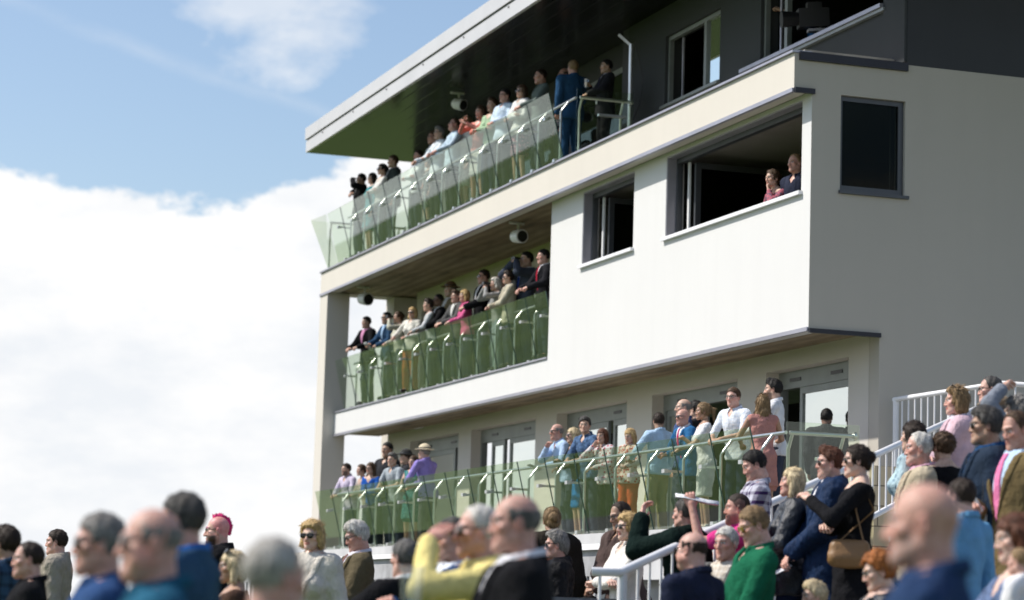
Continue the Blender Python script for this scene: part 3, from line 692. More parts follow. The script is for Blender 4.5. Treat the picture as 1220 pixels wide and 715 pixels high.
def cloth(col, kind='plain', col2=None):
    key = f'cloth_{kind}_{col}_{col2}'
    if key in MATS: return MATS[key]
    b = MB('cloth_'+kind); v = b.coord(); w = b.noise(v, 9, 4, 0.6); lo, hi = mul(col, 0.86), mul(col, 1.1); c2 = col2 or (0.8, 0.8, 0.8)
    b.set(Roughness=0.9); b.b.inputs['Specular IOR Level'].default_value = 0.06
    if kind in ('plain', 'suit', 'leather', 'puffer', 'knit'):
        b.l(b.ramp(w, [(0.3, lo), (0.7, hi)]), b.b.inputs['Base Color'])
        if kind == 'leather': b.set(Roughness=0.32); b.b.inputs['Specular IOR Level'].default_value = 0.6
        if kind == 'puffer': b.set(Roughness=0.45)
    elif kind == 'tweed': b.l(b.ramp(b.noise(v, 240, 3, 0.8), [(0.35, mul(col, 0.6)), (0.65, mul(col, 1.4))]), b.b.inputs['Base Color'])
    elif kind == 'denim': b.l(b.ramp(b.noise(v, 18, 6, 0.8), [(0.38, mul(col, 0.55)), (0.62, mul(col, 1.7))]), b.b.inputs['Base Color'])
    elif kind in ('plaid', 'stripe', 'check'):
        s = b.n('ShaderNodeSeparateXYZ'); b.l(b.coord(scale=(1, 1, 1)), s.inputs[0]); fr = 26.0 if kind == 'check' else 15.0
        def band(o, f, w_):
            m = b.n('ShaderNodeMath', operation='MULTIPLY'); m.inputs[1].default_value = f; b.l(o, m.inputs[0])
            q = b.n('ShaderNodeMath', operation='FRACT'); b.l(m.outputs[0], q.inputs[0])
            g = b.n('ShaderNodeMath', operation='LESS_THAN'); g.inputs[1].default_value = w_; b.l(q.outputs[0], g.inputs[0]); return g.outputs[0]
        bx = band(s.outputs[0], fr, 0.35); by = band(s.outputs[1], fr, 0.35); bz = band(s.outputs[2], fr, 0.35)
        sm = b.n('ShaderNodeMath', operation='ADD'); b.l(bx, sm.inputs[0])
        if kind != 'stripe': b.l(bz, sm.inputs[1])
        else: b.l(by, sm.inputs[1])
        hf = b.n('ShaderNodeMath', operation='MULTIPLY'); hf.inputs[1].default_value = 0.5; b.l(sm.outputs[0], hf.inputs[0])
        b.l(b.ramp(hf.outputs[0], [(0.0, col), (0.5, tuple((p+q)/2 for p, q in zip(col, c2))), (1.0, c2)]), b.b.inputs['Base Color'])
    elif kind in ('floral', 'spots'):
        vo = b.n('ShaderNodeTexVoronoi'); vo.inputs['Scale'].default_value = 24 if kind == 'floral' else 34; b.l(v, vo.inputs['Vector'])
        b.l(b.ramp(vo.outputs['Distance'], [(0.0, c2), (0.34, c2), (0.42, col), (1, col)]), b.b.inputs['Base Color'])
    b.bump(b.noise(b.coord(scale=(1, 1, .6)), 11, 6, 0.62), 0.8, 0.05)
    MATS[key] = b.m; return b.m

# ---- canonical heads, hair, hands, shoes ------------------------------------------------
LODH = {0: 0.0042, 1: 0.0055, 2: 0.009}
_cache = {}
def head_raw(sex, fat, lod):
    key = ('head', sex, fat, lod)
    if key in _cache: return _cache[key]
    h = LODH[lod]; s = SDF((-.105, -.135, -.20), (.105, .135, .135), h); w = 1.0+.07*fat; f = sex == 'f'
    s.ell((0, -.014, .028), (.074*w, .094, .086), 0.02)
    s.ell((0, .022, -.035), (.056*w, .064, .074), 0.03)
    j = .044*w if f else .050*w
    for q in (-1, 1):
        s.cap((q*j, -.005, -.058), (q*.012, .062, -.098), .020, .018 if f else .021, 0.03)
        s.ell((q*.043*w, .052, -.022), (.022, .022, .018), 0.02)
        if fat: s.ell((q*.05*w, .03, -.06), (.028, .04, .035), 0.03)
    s.cap((0, .066, -.098), (0, .068, -.103), .018, .017, 0.02)
    if fat: s.ell((0, .03, -.105), (.05, .05, .03), 0.03)
    for q in (-1, 1): s.cap((q*.012, .083, .018), (q*.044, .068, .020), .0095 if f else .012, .008, 0.015)
    for q in (-1, 1): s.ell((q*.032, .095, .000), (.017, .0135, .010), 0.012, 's')
    for q in (-1, 1): s.ell((q*.031, .0725, .000), (.0125, .0125, .0125), 0.003)
    s.cap((0, .083, .006), (0, .098, -.034), .0085, .0105 if f else .0125, 0.014)
    for q in (-1, 1): s.ell((q*.012, .088, -.039), (.009, .010, .0075), 0.008)
    s.ell((0, .083, -.062), (.022, .010, .0065), 0.006); s.ell((0, .0805, -.073), (.018, .011, .0065), 0.006)
    s.ell((0, .096, -.0675), (.020, .008, .0018), 0.003, 's')
    for q in (-1, 1):
        s.ell((q*.079*w, -.012, -.008), (.008, .019, .031), 0.006); s.ell((q*.087*w, -.008, -.006), (.006, .010, .018), 0.004, 's')
    nr = .048 if f else .058+.006*fat
    s.cap((0, -.028, -.05), (0, -.045, -.20), nr, nr*1.04, 0.03)
    s.ell((0, -.028, -.19), (nr*1.1, nr*1.1, .05), .02)
    V, F = s.mesh()
    # region weights
    x, y, z = V.T; ax = np.abs(x)
    g = lambda a, b: np.clip(a/b, 0, 1)
    Wt = {}
    Wt['lips'] = ((ax < .023) & (y > .076) & (z < -.055) & (z > -.080)).astype(float)
    Wt['brow'] = ((ax > .010) & (ax < .050) & (y > .055) & (np.abs(z-(.020+.004*np.sin(ax*60))) < .0045+.001)).astype(float)
    Wt['eye'] = ((np.abs(ax-.031) < .0135) & (np.abs(z) < .0062) & (y > .065)).astype(float)
    Wt['iris'] = ((np.abs(ax-.031) < .0062) & (np.abs(z) < .0065) & (y > .065)).astype(float)
    Wt['lash'] = ((np.abs(ax-.031) < .017) & (np.abs(z-.0075) < .0030) & (y > .06)).astype(float)
    Wt['cheek'] = np.exp(-((ax-.043)**2+(z+.025)**2)/.0006)*(y > .02)+np.exp(-(ax**2+(z+.035)**2)/.0003)*(y > .085)+.8*(ax > .074)
    Wt['beard'] = g((-.035-z), .012)*g(y+.005, .02)*(1-Wt['lips'])*(z > -.125)*np.clip((ax-.012)/.01+(z < -.078)+((z > -.054) & (z < -.044)), 0, 1)
    _cache[key] = (V, F, Wt); return _cache[key]
def head_cols(raw, skin, hairc, age, beard, scalp, female):
    V, F, Wt = raw; sk = np.array(SKINS[skin]); hc = np.array(HAIRC[hairc]) if hairc else sk*.6; C = np.tile(sk, (len(V), 1))
    def mix(w, c, a=1.0):
        nonlocal C; w = (w*a)[:, None]; C = C*(1-w)+np.array(c)*w
    mix(Wt['cheek'], sk*np.array([1.05, .78, .76]), .6)
    mix(Wt['lips'], sk*np.array([.85, .42, .42]) if not female else sk*np.array([.80, .34, .36]), .75 if female else .4)
    mix(Wt['brow'], np.minimum(hc, .25)*.9+sk*.1, .85); mix(Wt['lash'], (.03, .02, .02), .75)
    mix(Wt['eye'], (.62, .60, .58), .9); mix(Wt['iris'], (.04, .035, .03), 1)
    if beard: mix(Wt['beard'], (np.array((.03, .02, .015)) if hairc == 'pink' else hc*.8+sk*.2), beard)
    if scalp:
        z, y = V[:, 2], V[:, 1]; w = np.clip((z-np.interp(y, [-.1, -.03, .02, .05, .08], [-.075, -.03, .01, .05, .075]))/.01, 0, 1)
        mix(w, hc, scalp)
    return C
def hairline(y, mode):
    if mode == 'bald': return np.interp(y, [-.12, -.06, -.01, .03, .06], [-.07, -.06, -.02, .02, .2])
    if mode == 'rec': return np.interp(y, [-.12, -.06, -.005, .02, .045, .07], [-.07, -.06, -.025, .03, .085, .125])
    if mode == 'low': return np.interp(y, [-.12, -.05, .0, .03, .06, .09], [-.09, -.08, -.05, -.01, .045, .058])
    return np.interp(y, [-.12, -.06, -.015, .02, .045, .075, .1], [-.075, -.068, -.03, .02, .050, .070, .078])
def wob(X, Y, Z, f, seed):
    r = np.random.default_rng(seed); o = 0
    for i in range(5):
        k = r.normal(size=3)*f*(1+.5*i); o = o+np.sin(X*k[0]+Y*k[1]+Z*k[2]+r.uniform(0, 6))/(1+.4*i)
    return o/2.2
def hair_raw(style, lod):
    key = ('hair', style, lod)
    if key in _cache: return _cache[key]
    h = {0: .0045, 1: .006, 2: .010}[lod]; f = style in ('long', 'bob', 'pony', 'bun', 'curlyf', 'wavy', 'shag', 'longup')
    s = SDF((-.16, -.20, -.36), (.16, .14, .19), h) if f else SDF((-.115, -.145, -.13), (.115, .13, .18), h)
    X, Y, Z = s.all(); t = {'short': .010, 'thick': .016, 'buzz': .004, 'rec': .008, 'bald': .006, 'swept': .014, 'curly': .018, 'quiff': .013}.get(style, .012)
    s.ell((0, -.014, .028), (.074, .094, .086), 0, inf=t)
    if style == 'thick': s.ell((0, .02, .085), (.06, .07, .045), .03)
    if style == 'quiff': s.ell((0, .045, .10), (.05, .04, .035), .03)
    if style == 'swept': s.ell((.01, .01, .09), (.068, .085, .036), .03); s.ell((0, -.085, -.02), (.06, .035, .06), .03)
    if style == 'curly' or style == 'curlyf': s.ell((0, -.022, .042), (.092, .100, .088), .02)
    if f:
        if style in ('long', 'wavy', 'longup'):
            for q in (-1, 1):
                s.cap((q*.068, -.015, .03), (q*.083, -.03, -.14), .030, .030, .03); s.cap((q*.083, -.03, -.14), (q*.075, -.045, -.26), .030, .014, .03)
            s.ell((0, -.075, -.10), (.085, .045, .16), .03); s.cap((0, -.075, -.15), (0, -.085, -.28), .055, .03, .04)
        elif style in ('bob', 'curlyf', 'shag'):
            L_ = -.10 if style == 'bob' else -.07
            for q in (-1, 1): s.cap((q*.070, -.010, .03), (q*.082, -.005, L_), .032, .024, .03)
            s.ell((0, -.065, -.04), (.085, .052, .095), .03)
            if style == 'shag': s.ell((0, 0.01, .07), (.088, .085, .055), .03)
        elif style == 'pony':
            s.cap((0, -.10, .06), (0, -.155, .03), .022, .026, .02); s.cap((0, -.155, .03), (0, -.165, -.12), .032, .012, .02)
        elif style == 'bun':
            s.ell((0, -.115, .03), (.045, .04, .042), .015); s.ell((0, -.09, -.03), (.06, .03, .04), .02)
    X, Y, Z = s.all()
    mode = {'bald': 'bald', 'rec': 'rec', 'bob': 'low', 'long': 'low', 'wavy': 'low'}.get(style, 'norm')
    zc = hairline(s.ax[1], mode)[None, :, None]
    cut = np.where(Z > -2, zc-Z, 0)+np.abs(X)*0
    if f: cut = np.where((np.abs(X) > .060) | (Y < -.01), np.minimum(cut, (Y-.045+np.abs(X)*0)), cut)       # side and back falls stay
    if f: cut = np.where((np.abs(X) <= .060) & (Y >= -.01), cut, np.maximum(cut, (Y-.055)))
    if style == 'bald': cut = np.maximum(cut, Z-.052-.0*X)
    cut = cut+.006*wob(X, Y, Z, 60, 3)
    s.D = np.maximum(s.D, cut.astype(np.float32))
    amp = {'curly': .006, 'curlyf': .010, 'wavy': .006, 'shag': .007, 'long': .003, 'buzz': .0005}.get(style, .0028)
    s.D = (s.D+amp*wob(X, Y, Z*.35 if style not in ('curly', 'curlyf') else Z, 95 if style not in ('curly', 'curlyf') else 80, 11)).astype(np.float32)
    for i, q in enumerate((-1, 1)):                                        # keep ears clear
        if not f: s.ell((q*.086, -.012, -.012), (.018, .024, .034), .006, 's')
    if f:
        X2, Y2, Z2 = s.all(); fc = np.maximum(np.maximum(.058-Y2-.25*np.clip(Z2, 0, 1), np.abs(X2)-.066), Z2-.062)      # open face
        s.D = np.maximum(s.D, -np.maximum(np.maximum(.030-Y2, np.abs(X2)-.064), Z2-.048)).astype(np.float32)
    V, F = s.mesh(); V, F = tufts(V, F, style, lod); _cache[key] = (V, F); return _cache[key]
def tufts(V, F, style, lod):
    """loose locks over the hair surface so the outline is broken like real hair"""
    if len(F) == 0 or lod == 2 and style == 'buzz': return V, F
    r = np.random.default_rng(5); n = {0: 1500, 1: 900, 2: 350}[lod]
    if style in ('long', 'wavy', 'bob', 'shag'): n = int(n*1.5)
    if style in ('bald', 'rec'): n = n//2
    fi = r.integers(0, len(F), n); P = V[F[fi]].mean(1); a = V[F[fi][:, 1]]-V[F[fi][:, 0]]; b = V[F[fi][:, 2]]-V[F[fi][:, 0]]
    N = np.cross(a, b); N /= np.linalg.norm(N, axis=1)[:, None]+1e-9
    out = P-np.array([0, -.014, .028]); sg = np.sign((N*out).sum(1)); N = N*sg[:, None]
    cur = style in ('curly', 'curlyf'); lf = style in ('long', 'wavy', 'bob', 'shag', 'pony')
    flow = np.stack([P[:, 0]*(1.5 if not lf else .6), np.where(P[:, 2] > .06, -.9, -.35)*np.ones(n), np.where(P[:, 2] > .08, -.15, -1.0)], 1)
    if style in ('quiff', 'swept'): flow[:, 1] -= .8
    flow += r.normal(size=(n, 3))*(1.2 if cur else .22 if lf else .38)
    flow -= N*(flow*N).sum(1)[:, None]; flow /= np.linalg.norm(flow, axis=1)[:, None]+1e-9
    W_ = np.cross(flow, N); ln = {'buzz': .006, 'bald': .012, 'rec': .018, 'short': .020, 'thick': .028, 'quiff': .026}.get(style, .030)*(2.0 if style in ('long', 'wavy', 'pony') else 1.3 if lf else 1)
    L_ = (ln*r.uniform(.6, 1.3, n))[:, None]; w = ((.0016 if lod == 0 else .0026)*r.uniform(.7, 1.5, n))[:, None]; lift = r.uniform(.06, .26, n)[:, None]*(.3 if lf else 1)
    p0 = P-N*.002; p1 = P+flow*L_*.55+N*L_*lift*.55; p2 = P+flow*L_+N*L_*lift*.35
    vv = np.stack([p0-W_*w, p0+W_*w, p1+W_*w, p1-W_*w, p2+W_*w*.2, p2-W_*w*.2], 1).reshape(-1, 3); k = len(V)+6*np.arange(n)
    ff = np.concatenate([np.stack([k, k+1, k+2, k+3], 1), np.stack([k+3, k+2, k+4, k+5], 1)])
    return np.concatenate([V, vv]), np.concatenate([F, ff])
def mohawk_raw():
    s = SDF((-.06, -.15, -.10), (.06, .13, .18), .004); r = np.random.default_rng(4)
    for i in range(22):
        a = math.radians(62+i*7.2); c = np.array([r.uniform(-.004, .004), -.014+.094*math.cos(a)*1.0, .028+.088*math.sin(a)])
        d = np.array([r.uniform(-.25, .25), math.cos(a), math.sin(a)]); s.cap(c, c+d*r.uniform(.016, .028), .014, .004, .004)
    return s.mesh()
def hand_raw(pose, lod):
    key = ('hand', pose, min(lod, 1))
    if key in _cache: return _cache[key]
    # wrist at origin, fingers along +Y, palm facing -Z, thumb towards +X
    s = SDF((-.06, -.04, -.10), (.10, .22, .06), .0038 if lod == 0 else .0048)
    s.cap((0, -.03, 0), (0, .02, 0), .026, .024, .02)
    s.ell((.012, .045, -.002), (.028, .042, .015), .02); s.ell((-.014, .05, -.002), (.026, .044, .014), .02)
    c = {'flat': (.06, .10, .10), 'relax': (.45, .55, .4), 'grip': (.95, 1.35, .8), 'point': (1.0, 1.4, .8)}[pose]
    for i, (x, L_) in enumerate(((.030, .072), (.010, .080), (-.011, .074), (-.031, .058))):
        p = np.array([x, .088-(.008 if i == 3 else 0), 0.0]); a = 0.0; segs = (.44, .31, .25); rr = (.0098, .0086, .0076, .0064)
        cc = c if not (pose == 'point' and i == 0) else (.1, .1, .05)
        q0 = np.array([x*.7, .06, 0.]); s.cap(q0, p, .011, rr[0], .006)
        for j in range(3):
            a += cc[j]; q = p+L_*segs[j]*np.array([x*.8*(1-.5*j), math.cos(a), -math.sin(a)]); s.cap(p, q, rr[j], rr[j+1], .003); p = q
    th = [(.022, .018, -.004), (.050, .045, -.014), (.060, .072, -.022)] if pose in ('flat', 'relax') else [(.022, .018, -.006), (.044, .045, -.026), (.030, .066, -.046)]
    if pose == 'relax': th[2] = (.055, .075, -.028)
    s.cap(th[0], th[1], .014, .0105, .008); s.cap(th[1], th[2], .0105, .0085, .003); s.cap(th[2], np.array(th[2])+.3*(np.array(th[2])-np.array(th[1])), .0085, .007, .003)
    V, F = s.mesh(); _cache[key] = (V, F); return _cache[key]
def glasses_raw(kind):
    key = ('gl', kind)
    if key in _cache: return _cache[key]
    s = SDF((-.10, -.03, -.04), (.10, .13, .04), .0035)
    for q in (-1, 1):
        s.ell((q*.033, .093, -.004), (.029, .0045, .021), 0.002)
        if kind == 'clear': s.ell((q*.033, .093, -.004), (.024, .02, .0165), 0, 's')
        s.cap((q*.060, .088, .008), (q*.078, .060, .008), .0034, .0034, .003); s.cap((q*.078, .060, .008), (q*.083, -.015, .010), .0034, .003, .002)
    s.cap((-.010, .098, .004), (.010, .098, .004), .0032, .0032, .003)
    s.cap((-.055, .093, .013), (.055, .093, .013), .0034, .0034, .003)
    V, F = s.mesh(); _cache[key] = (V, F); return _cache[key]
def hat_raw(kind):
    key = ('hat', kind)
    if key in _cache: return _cache[key]
    s = SDF((-.19, -.21, -.02), (.19, .22, .22), .006); X, Y, Z = s.all()
    if kind == 'cap':
        s.ell((0, -.012, .055), (.090, .112, .066), .01); s.ell((0, .075, .045), (.070, .060, .014), .015); s.D = np.maximum(s.D, (.025-Z-.12*(Y+.05)).astype(np.float32)+0*s.D)
    else:
        s.ell((0, -.012, .055), (.094, .115, .10), .0); s.D = np.maximum(s.D, np.broadcast_to((.045-Z), s.D.shape)).astype(np.float32); s.D = np.maximum(s.D, np.broadcast_to(Z-.150-.02*np.cos(X*30), s.D.shape)).astype(np.float32)
        s.ell((0, -.012, .052), (.158, .178, .011), .015)
    V, F = s.mesh(); _cache[key] = (V, F); return _cache[key]
def band_raw():
    s = SDF((-.12, -.15, .03), (.12, .13, .11), .005); s.ell((0, -.012, .055), (.098, .119, .105), 0)
    X, Y, Z = s.all(); s.D = np.maximum(s.D, np.broadcast_to(np.abs(Z-.072)-.014, s.D.shape)).astype(np.float32); return s.mesh()

def rotx(a): c, s = math.cos(a), math.sin(a); return np.array([[1, 0, 0], [0, c, -s], [0, s, c]])
def rotz(a): c, s = math.cos(a), math.sin(a); return np.array([[c, -s, 0], [s, c, 0], [0, 0, 1]])
def frame(d, up):
    d = d/np.linalg.norm(d); x = np.cross(d, up); x /= np.linalg.norm(x)+1e-9; return np.stack([x, d, np.cross(x, d)], 1)

# arm poses: (wrist, elbow pole, hand pose, frame) in a 1.75 m upright body; side +1 = its right (+X)
ARMS = {
 'down':  ((.235, .05, .80), (.6, -1, -.3), 'relax', 't'),
 'rail':  ((.09, .40, 1.10), (1, -.3, -.9), 'relax', 'w'),
 'rails': ((.19, .36, 1.11), (1, -.6, -.6), 'grip', 'w'),
 'front': ((.07, .28, 1.11), (1, -.5, -1), 'grip', 't'),
 'belly': ((.03, .24, 1.02), (1, -.3, -.6), 'relax', 't'),
 'chin':  ((.045, .17, 1.475), (.8, .4, -1), 'relax', 't'),
 'cheek': ((.09, .13, 1.50), (.8, .6, -1), 'relax', 't'),
 'shade': ((.15, .21, 1.60), (.9, .8, -.2), 'flat', 't'),
 'bino':  ((.065, .20, 1.58), (1, .3, -1), 'grip', 't'),
 'cross': ((-.13, .20, 1.19), (1, .1, -.6), 'grip', 't'),
 'high':  ((.22, .34, 1.70), (1, .3, -.4), 'grip', 't'),
 'point': ((.10, .26, 1.74), (1, .4, .0), 'point', 't'),
 'scalp': ((.02, .10, 1.78), (1, .6, .3), 'relax', 't'),
 'clap':  ((.04, .34, 1.38), (1, -.3, -.8), 'flat', 't'),
 'drink': ((.12, .26, 1.30), (1, -.2, -.9), 'grip', 't'),
 'back':  ((.10, -.18, .98), (1, -.5, 0), 'relax', 't'),
 'hug':   ((-.10, .36, 1.16), (1, .2, -.7), 'relax', 't'),
}
def ik(S, Wt, pole, L1, L2):
    d = Wt-S; D = np.linalg.norm(d); D2 = min(max(D, .12), (L1+L2)*.985); u = d/D; Wt = S+u*D2
    a = (L1*L1-L2*L2+D2*D2)/(2*D2); hh = math.sqrt(max(L1*L1-a*a, 1e-4)); p = np.array(pole, float); p -= u*(p@u); p /= np.linalg.norm(p)+1e-9
    return S+u*a+p*hh, Wt
VERTS = 0
def person(label, px, py, D=None, X=None, floor=None, face=67, hd=0, nod=0, H=None, sex='m', skin='fair', hair=('short', 'brown'), top=None, low=None,
           arms=('down', 'down'), lean=0, build=1.0, fat=0, beard=0, glasses=None, hat=None, tie=None, under=None, group=None, lod=None, wobs=None, sit=False, dy=0, sleeve='long', bag=None, scale=None, tilt=0, cat='person'):
    """px,py: head top in the photograph; D distance (m) or X plane (survey units)"""
    global VERTS
    d = ray(px, py); f = sex == 'f'
    # body in local metres (faces +Y), stature 1.75
    top = top or ('shirt', (0.7, 0.7, 0.7), 'plain', None); low = low or ('trousers', (0.05, 0.06, 0.09), 'plain', None)
    hsc = .895 if X is None else 1.03
    if X is not None: build = build*1.06
    hip = np.array([0, 0, .93]); RT = rotx(-math.radians(lean)); tors = lambda p: hip+RT@(np.array(p, float)-hip)
    HR = rotz(math.radians(hd))@rotx(math.radians(nod))
    neck = tors((0, -.028, 1.50)); headc = neck+np.array([0, .030+.018*math.sin(math.radians(lean)), .135]) if lean < 45 else neck
    headc = neck+rotx(-math.radians(lean*.35))@np.array([0, .032, .137-(1-hsc)*.10])
    htop = headc+HR@np.array([0, -.01, .115*hsc])
    if X is not None:
        t = X*K/d[0]; P = d*t; dist = P@CF; Z0 = floor*K
        s = (P[2]-Z0)/htop[2]
    else:
        H_ = H or (1.76 if not f else 1.65); s = H_/1.75; best = None
        for q in np.linspace(.86, 1.16, 61):
            P = d*(D*q/(d@CF)); g_ = stand_z(P[0], P[1]); e = abs(P[2]-htop[2]*s-g_)+1.4*abs(q-1)
            if sit: e = abs(q-1)
            if best is None or e < best[0]: best = (e, P.copy(), g_)
        P, Z0 = best[1], best[2]; dist = P@CF
        if not sit: s = (P[2]-Z0)/htop[2]
    if sit: Z0 = P[2]-htop[2]*s
    v = d[:2]/np.linalg.norm(d[:2]); fa = math.radians(face); fd = math.cos(fa)*(-v)+math.sin(fa)*np.array([-v[1], v[0]])
    yaw = math.atan2(-fd[0], fd[1]); Rz = rotz(yaw)
    off = Rz@(htop*s); loc = np.array([P[0]-off[0], P[1]-off[1], Z0])
    if lod is None: lod = 0 if dist < 24 else (1 if dist < 36 else 2)
    h = {0: .0115, 1: .0135, 2: .018}[lod]
    if dist < 11: h = .012
    sw = (.168 if f else .190)*build; bw = build
    # joints
    sh = {q: tors((q*sw, -.012, 1.425)) for q in (1, -1)}; el = {}; wr = {}; hp = {}
    for q, nm in zip((-1, 1), arms):
        if isinstance(nm, str): w_, pole, hpz, fr = ARMS[nm]
        else: w_, pole, hpz, fr = nm
        w_ = np.array([q*w_[0], w_[1], w_[2]])
        if fr == 't': w_ = tors(w_)
        e, w2 = ik(sh[q], w_, (q*pole[0], pole[1], pole[2]), .285, .255); el[q] = e; wr[q] = w2; hp[q] = hpz
    kn = {q: np.array([q*.10, .03, .50]) for q in (1, -1)}; an = {q: np.array([q*.115, -.01, .085]) for q in (1, -1)}; hj = {q: np.array([q*.088, 0, .92]) for q in (1, -1)}
    rngp = abs(hash(label)) % 1000 if False else sum(map(ord, label)) % 997
    lo = np.minimum.reduce([*el.values(), *wr.values(), tors((-.3, -.2, 1.5)), (-.3, -.25, .0)])-.09
    hi = np.maximum.reduce([*el.values(), *wr.values(), tors((.3, .2, 1.53)), (.3, .25, 1.2)])+.09
    R = RT
    def torso(S, t, k=.05, zlow=.86):
        ch = .02 if f else 0.0
        S.ell(tors((0, .005, 1.30)), np.array([.158*bw, .110+.01*fat, .19]), k, R=R, inf=t)
        S.ell(tors((0, .012, 1.10)), np.array([(.128 if f else .145)*bw+.01*fat, .098+.035*fat, .18]), k, R=R, inf=t)
        S.ell(tors((0, -.005, .95)), np.array([(.165 if f else .158)*bw, .118+.02*fat, .14]), k, R=R, inf=t)
        S.cap(sh[-1]*.82+tors((0, -.012, 1.44))*.18, sh[1]*.82+tors((0, -.012, 1.44))*.18, .058+t, .058+t, k)
        S.cap(tors((0, -.03, 1.40)), tors((0, -.035, 1.50)), .075+t, .052+t, k)
        for q in (1, -1):
            S.cap(tors((q*.11, -.025, 1.455)), tors((q*.03, -.03, 1.50)), .035+t, .04+t, .04)
            if f: S.ell(tors((q*.068, .095, 1.27)), (.062, .055, .06), .03, R=R, inf=t)
    def arm(S, q, t, frac=1.0, k=.03, r=(.050, .041, .032)):
        S.cap(sh[q], el[q], r[0]*bw**.5+t, r[1]+t, k)
        if frac > .5: S.cap(el[q], el[q]+(wr[q]-el[q])*min(1, (frac-.5)*2), r[1]+t, r[2]+t*(1.0), .02)
    def legs(S, t, r=(.088, .062, .048), frac=1.0, k=.03):
        for q in (1, -1):
            S.cap(hj[q], kn[q], r[0]+t, r[1]+t, k); S.cap(kn[q], kn[q]+(an[q]-kn[q])*frac, r[1]+t, r[2]+t, .02)
        S.ell((0, -.01, .93), (.155*bw, .115, .11), .04, inf=t)
    def folds(S, amp, fz=26):
        X_, Y_, Z_ = S.all(); S.D = (S.D+amp*wob(X_, Y_, Z_, fz, rngp)+amp*.5*wob(X_, Y_, Z_, fz*2.3, rngp+1)).astype(np.float32)
    # ---- skin body
    S = SDF(lo, hi, h*1.15)
    torso(S, -.006); legs(S, -.004, (.082, .056, .040))
    for q in (1, -1): arm(S, q, -.002, 1.0, r=(.046, .038, .027))
    for q in (1, -1): S.cap(an[q], an[q]+np.array([0, .12, -.05]), .035, .028, .02)
    V, F = S.mesh(); sk = np.array(SKINS[skin]); Vs, Fs, Cs = [V], [F], [np.tile(sk, (len(V), 1))]
    raw = head_raw(sex, 1 if fat > .6 else 0, lod)
    hs, hc = hair
    C = head_cols(raw, skin, hc if hc in HAIRC else 'brown', 0, beard, {'buzz': .8, 'bald': .12, 'shaved': .0, 'mohawk': .25, 'rec': .35}.get(hs, .6), f)
    Hm = HR
    rv = np.random.default_rng(rngp+5); HS = hsc*np.array([.955, .925, .97])*np.array([rv.uniform(.95, 1.05), rv.uniform(.97, 1.03), rv.uniform(.97, 1.03)])
    HV = raw[0].copy(); w_n = np.clip((HV[:, 1]-.086)/.02, 0, 1)*(np.abs(HV[:, 0]) < .02)*(HV[:, 2] < .01)*(HV[:, 2] > -.055); HV[:, 1] += w_n*rv.uniform(-.006, .006); HV[:, 2] -= w_n*rv.uniform(-.001, .004)
    w_j = np.clip((-.05-HV[:, 2])/.05, 0, 1)*(HV[:, 1] > -.02); HV[:, 0] *= 1+w_j*rv.uniform(-.10, .10); HV[:, 2] += w_j*rv.uniform(-.006, .006); w_b = np.exp(-((HV[:, 2]-.02)/.012)**2)*(HV[:, 1] > .06); HV[:, 1] += w_b*rv.uniform(-.003, .002)
    HV = HV*HS; zz = np.clip((-HV[:, 2]-.09)/.08, 0, 1)[:, None]     # neck keeps to the torso while the head turns
    rig = headc+(HV@Hm.T); base = headc+HV@rotx(-math.radians(lean*.35)).T
    HVw = rig*(1-zz)+base*zz
    n0 = len(V); Vs.append(HVw); Fs.append(raw[1]+n0); Cs.append(C); n0 += len(HVw)
    hf = {}
    for q in (1, -1):
        hv, hF = hand_raw(hp[q], lod); fore = wr[q]-el[q]; fore /= np.linalg.norm(fore)
        if hp[q] == 'flat' and wr[q][2] > 1.5: fore = headc+np.array([0, .10, .035])-wr[q]; fore /= np.linalg.norm(fore)
        mid = tors((0, .25, 1.2)); nrm = mid-wr[q]
        if hp[q] in ('relax', 'grip') and abs(fore[2]) < .6: nrm = np.array([-q*.5, 0, -1.0])
        if hp[q] == 'flat': nrm = np.array([0, .1, -1.0]) if wr[q][2] > 1.5 else np.array([-q, 0, 0.])
        if hp[q] == 'relax' and wr[q][2] > 1.4: nrm = headc-wr[q]
        nrm = nrm-fore*(nrm@fore); nrm /= np.linalg.norm(nrm)+1e-9
        x = np.cross(fore, -nrm); Rm = np.stack([x, fore, -nrm], 1)     # columns: x, y(fingers), z(back of hand)
        vv = hv.copy();
        if np.array([x[0]*q, x[1], x[2]])@np.array([-1, 0, .4]) < 0: vv[:, 0] *= -1; hF2 = hF[:, ::-1]
        else: hF2 = hF
        vv = vv*(.93 if f else 1.04)
        Vs.append(wr[q]+vv@Rm.T); Fs.append(hF2+n0); Cs.append(np.tile(sk*np.array([1.0, .93, .92]), (len(vv), 1))); n0 += len(vv)
        hf[q] = wr[q]+Rm@np.array([0, .09, -.03])
    V = np.concatenate(Vs)*s; F = np.concatenate(Fs); C = np.concatenate(Cs)
    o = link('person', make_mesh('person', V, F, M_SKIN, C), None); o.location = loc; o.rotation_euler = (0, 0, yaw); VERTS += len(V)
    tag(o, label, cat, group)
    def child(nm, V, F, mat):
        global VERTS
        if len(F) == 0: return None
        VERTS += len(V); return link(nm, make_mesh(nm, V*s, F, mat), None, o)
    def headgear(nm, raw_, mat): return child(nm, headc+(raw_[0]*HS)@HR.T, raw_[1], mat)
    if hs == 'mohawk': headgear('hair', mohawk_raw(), hair_mat(hc))
    elif hs not in ('shaved',): headgear('hair', hair_raw(hs, lod), hair_mat(hc))
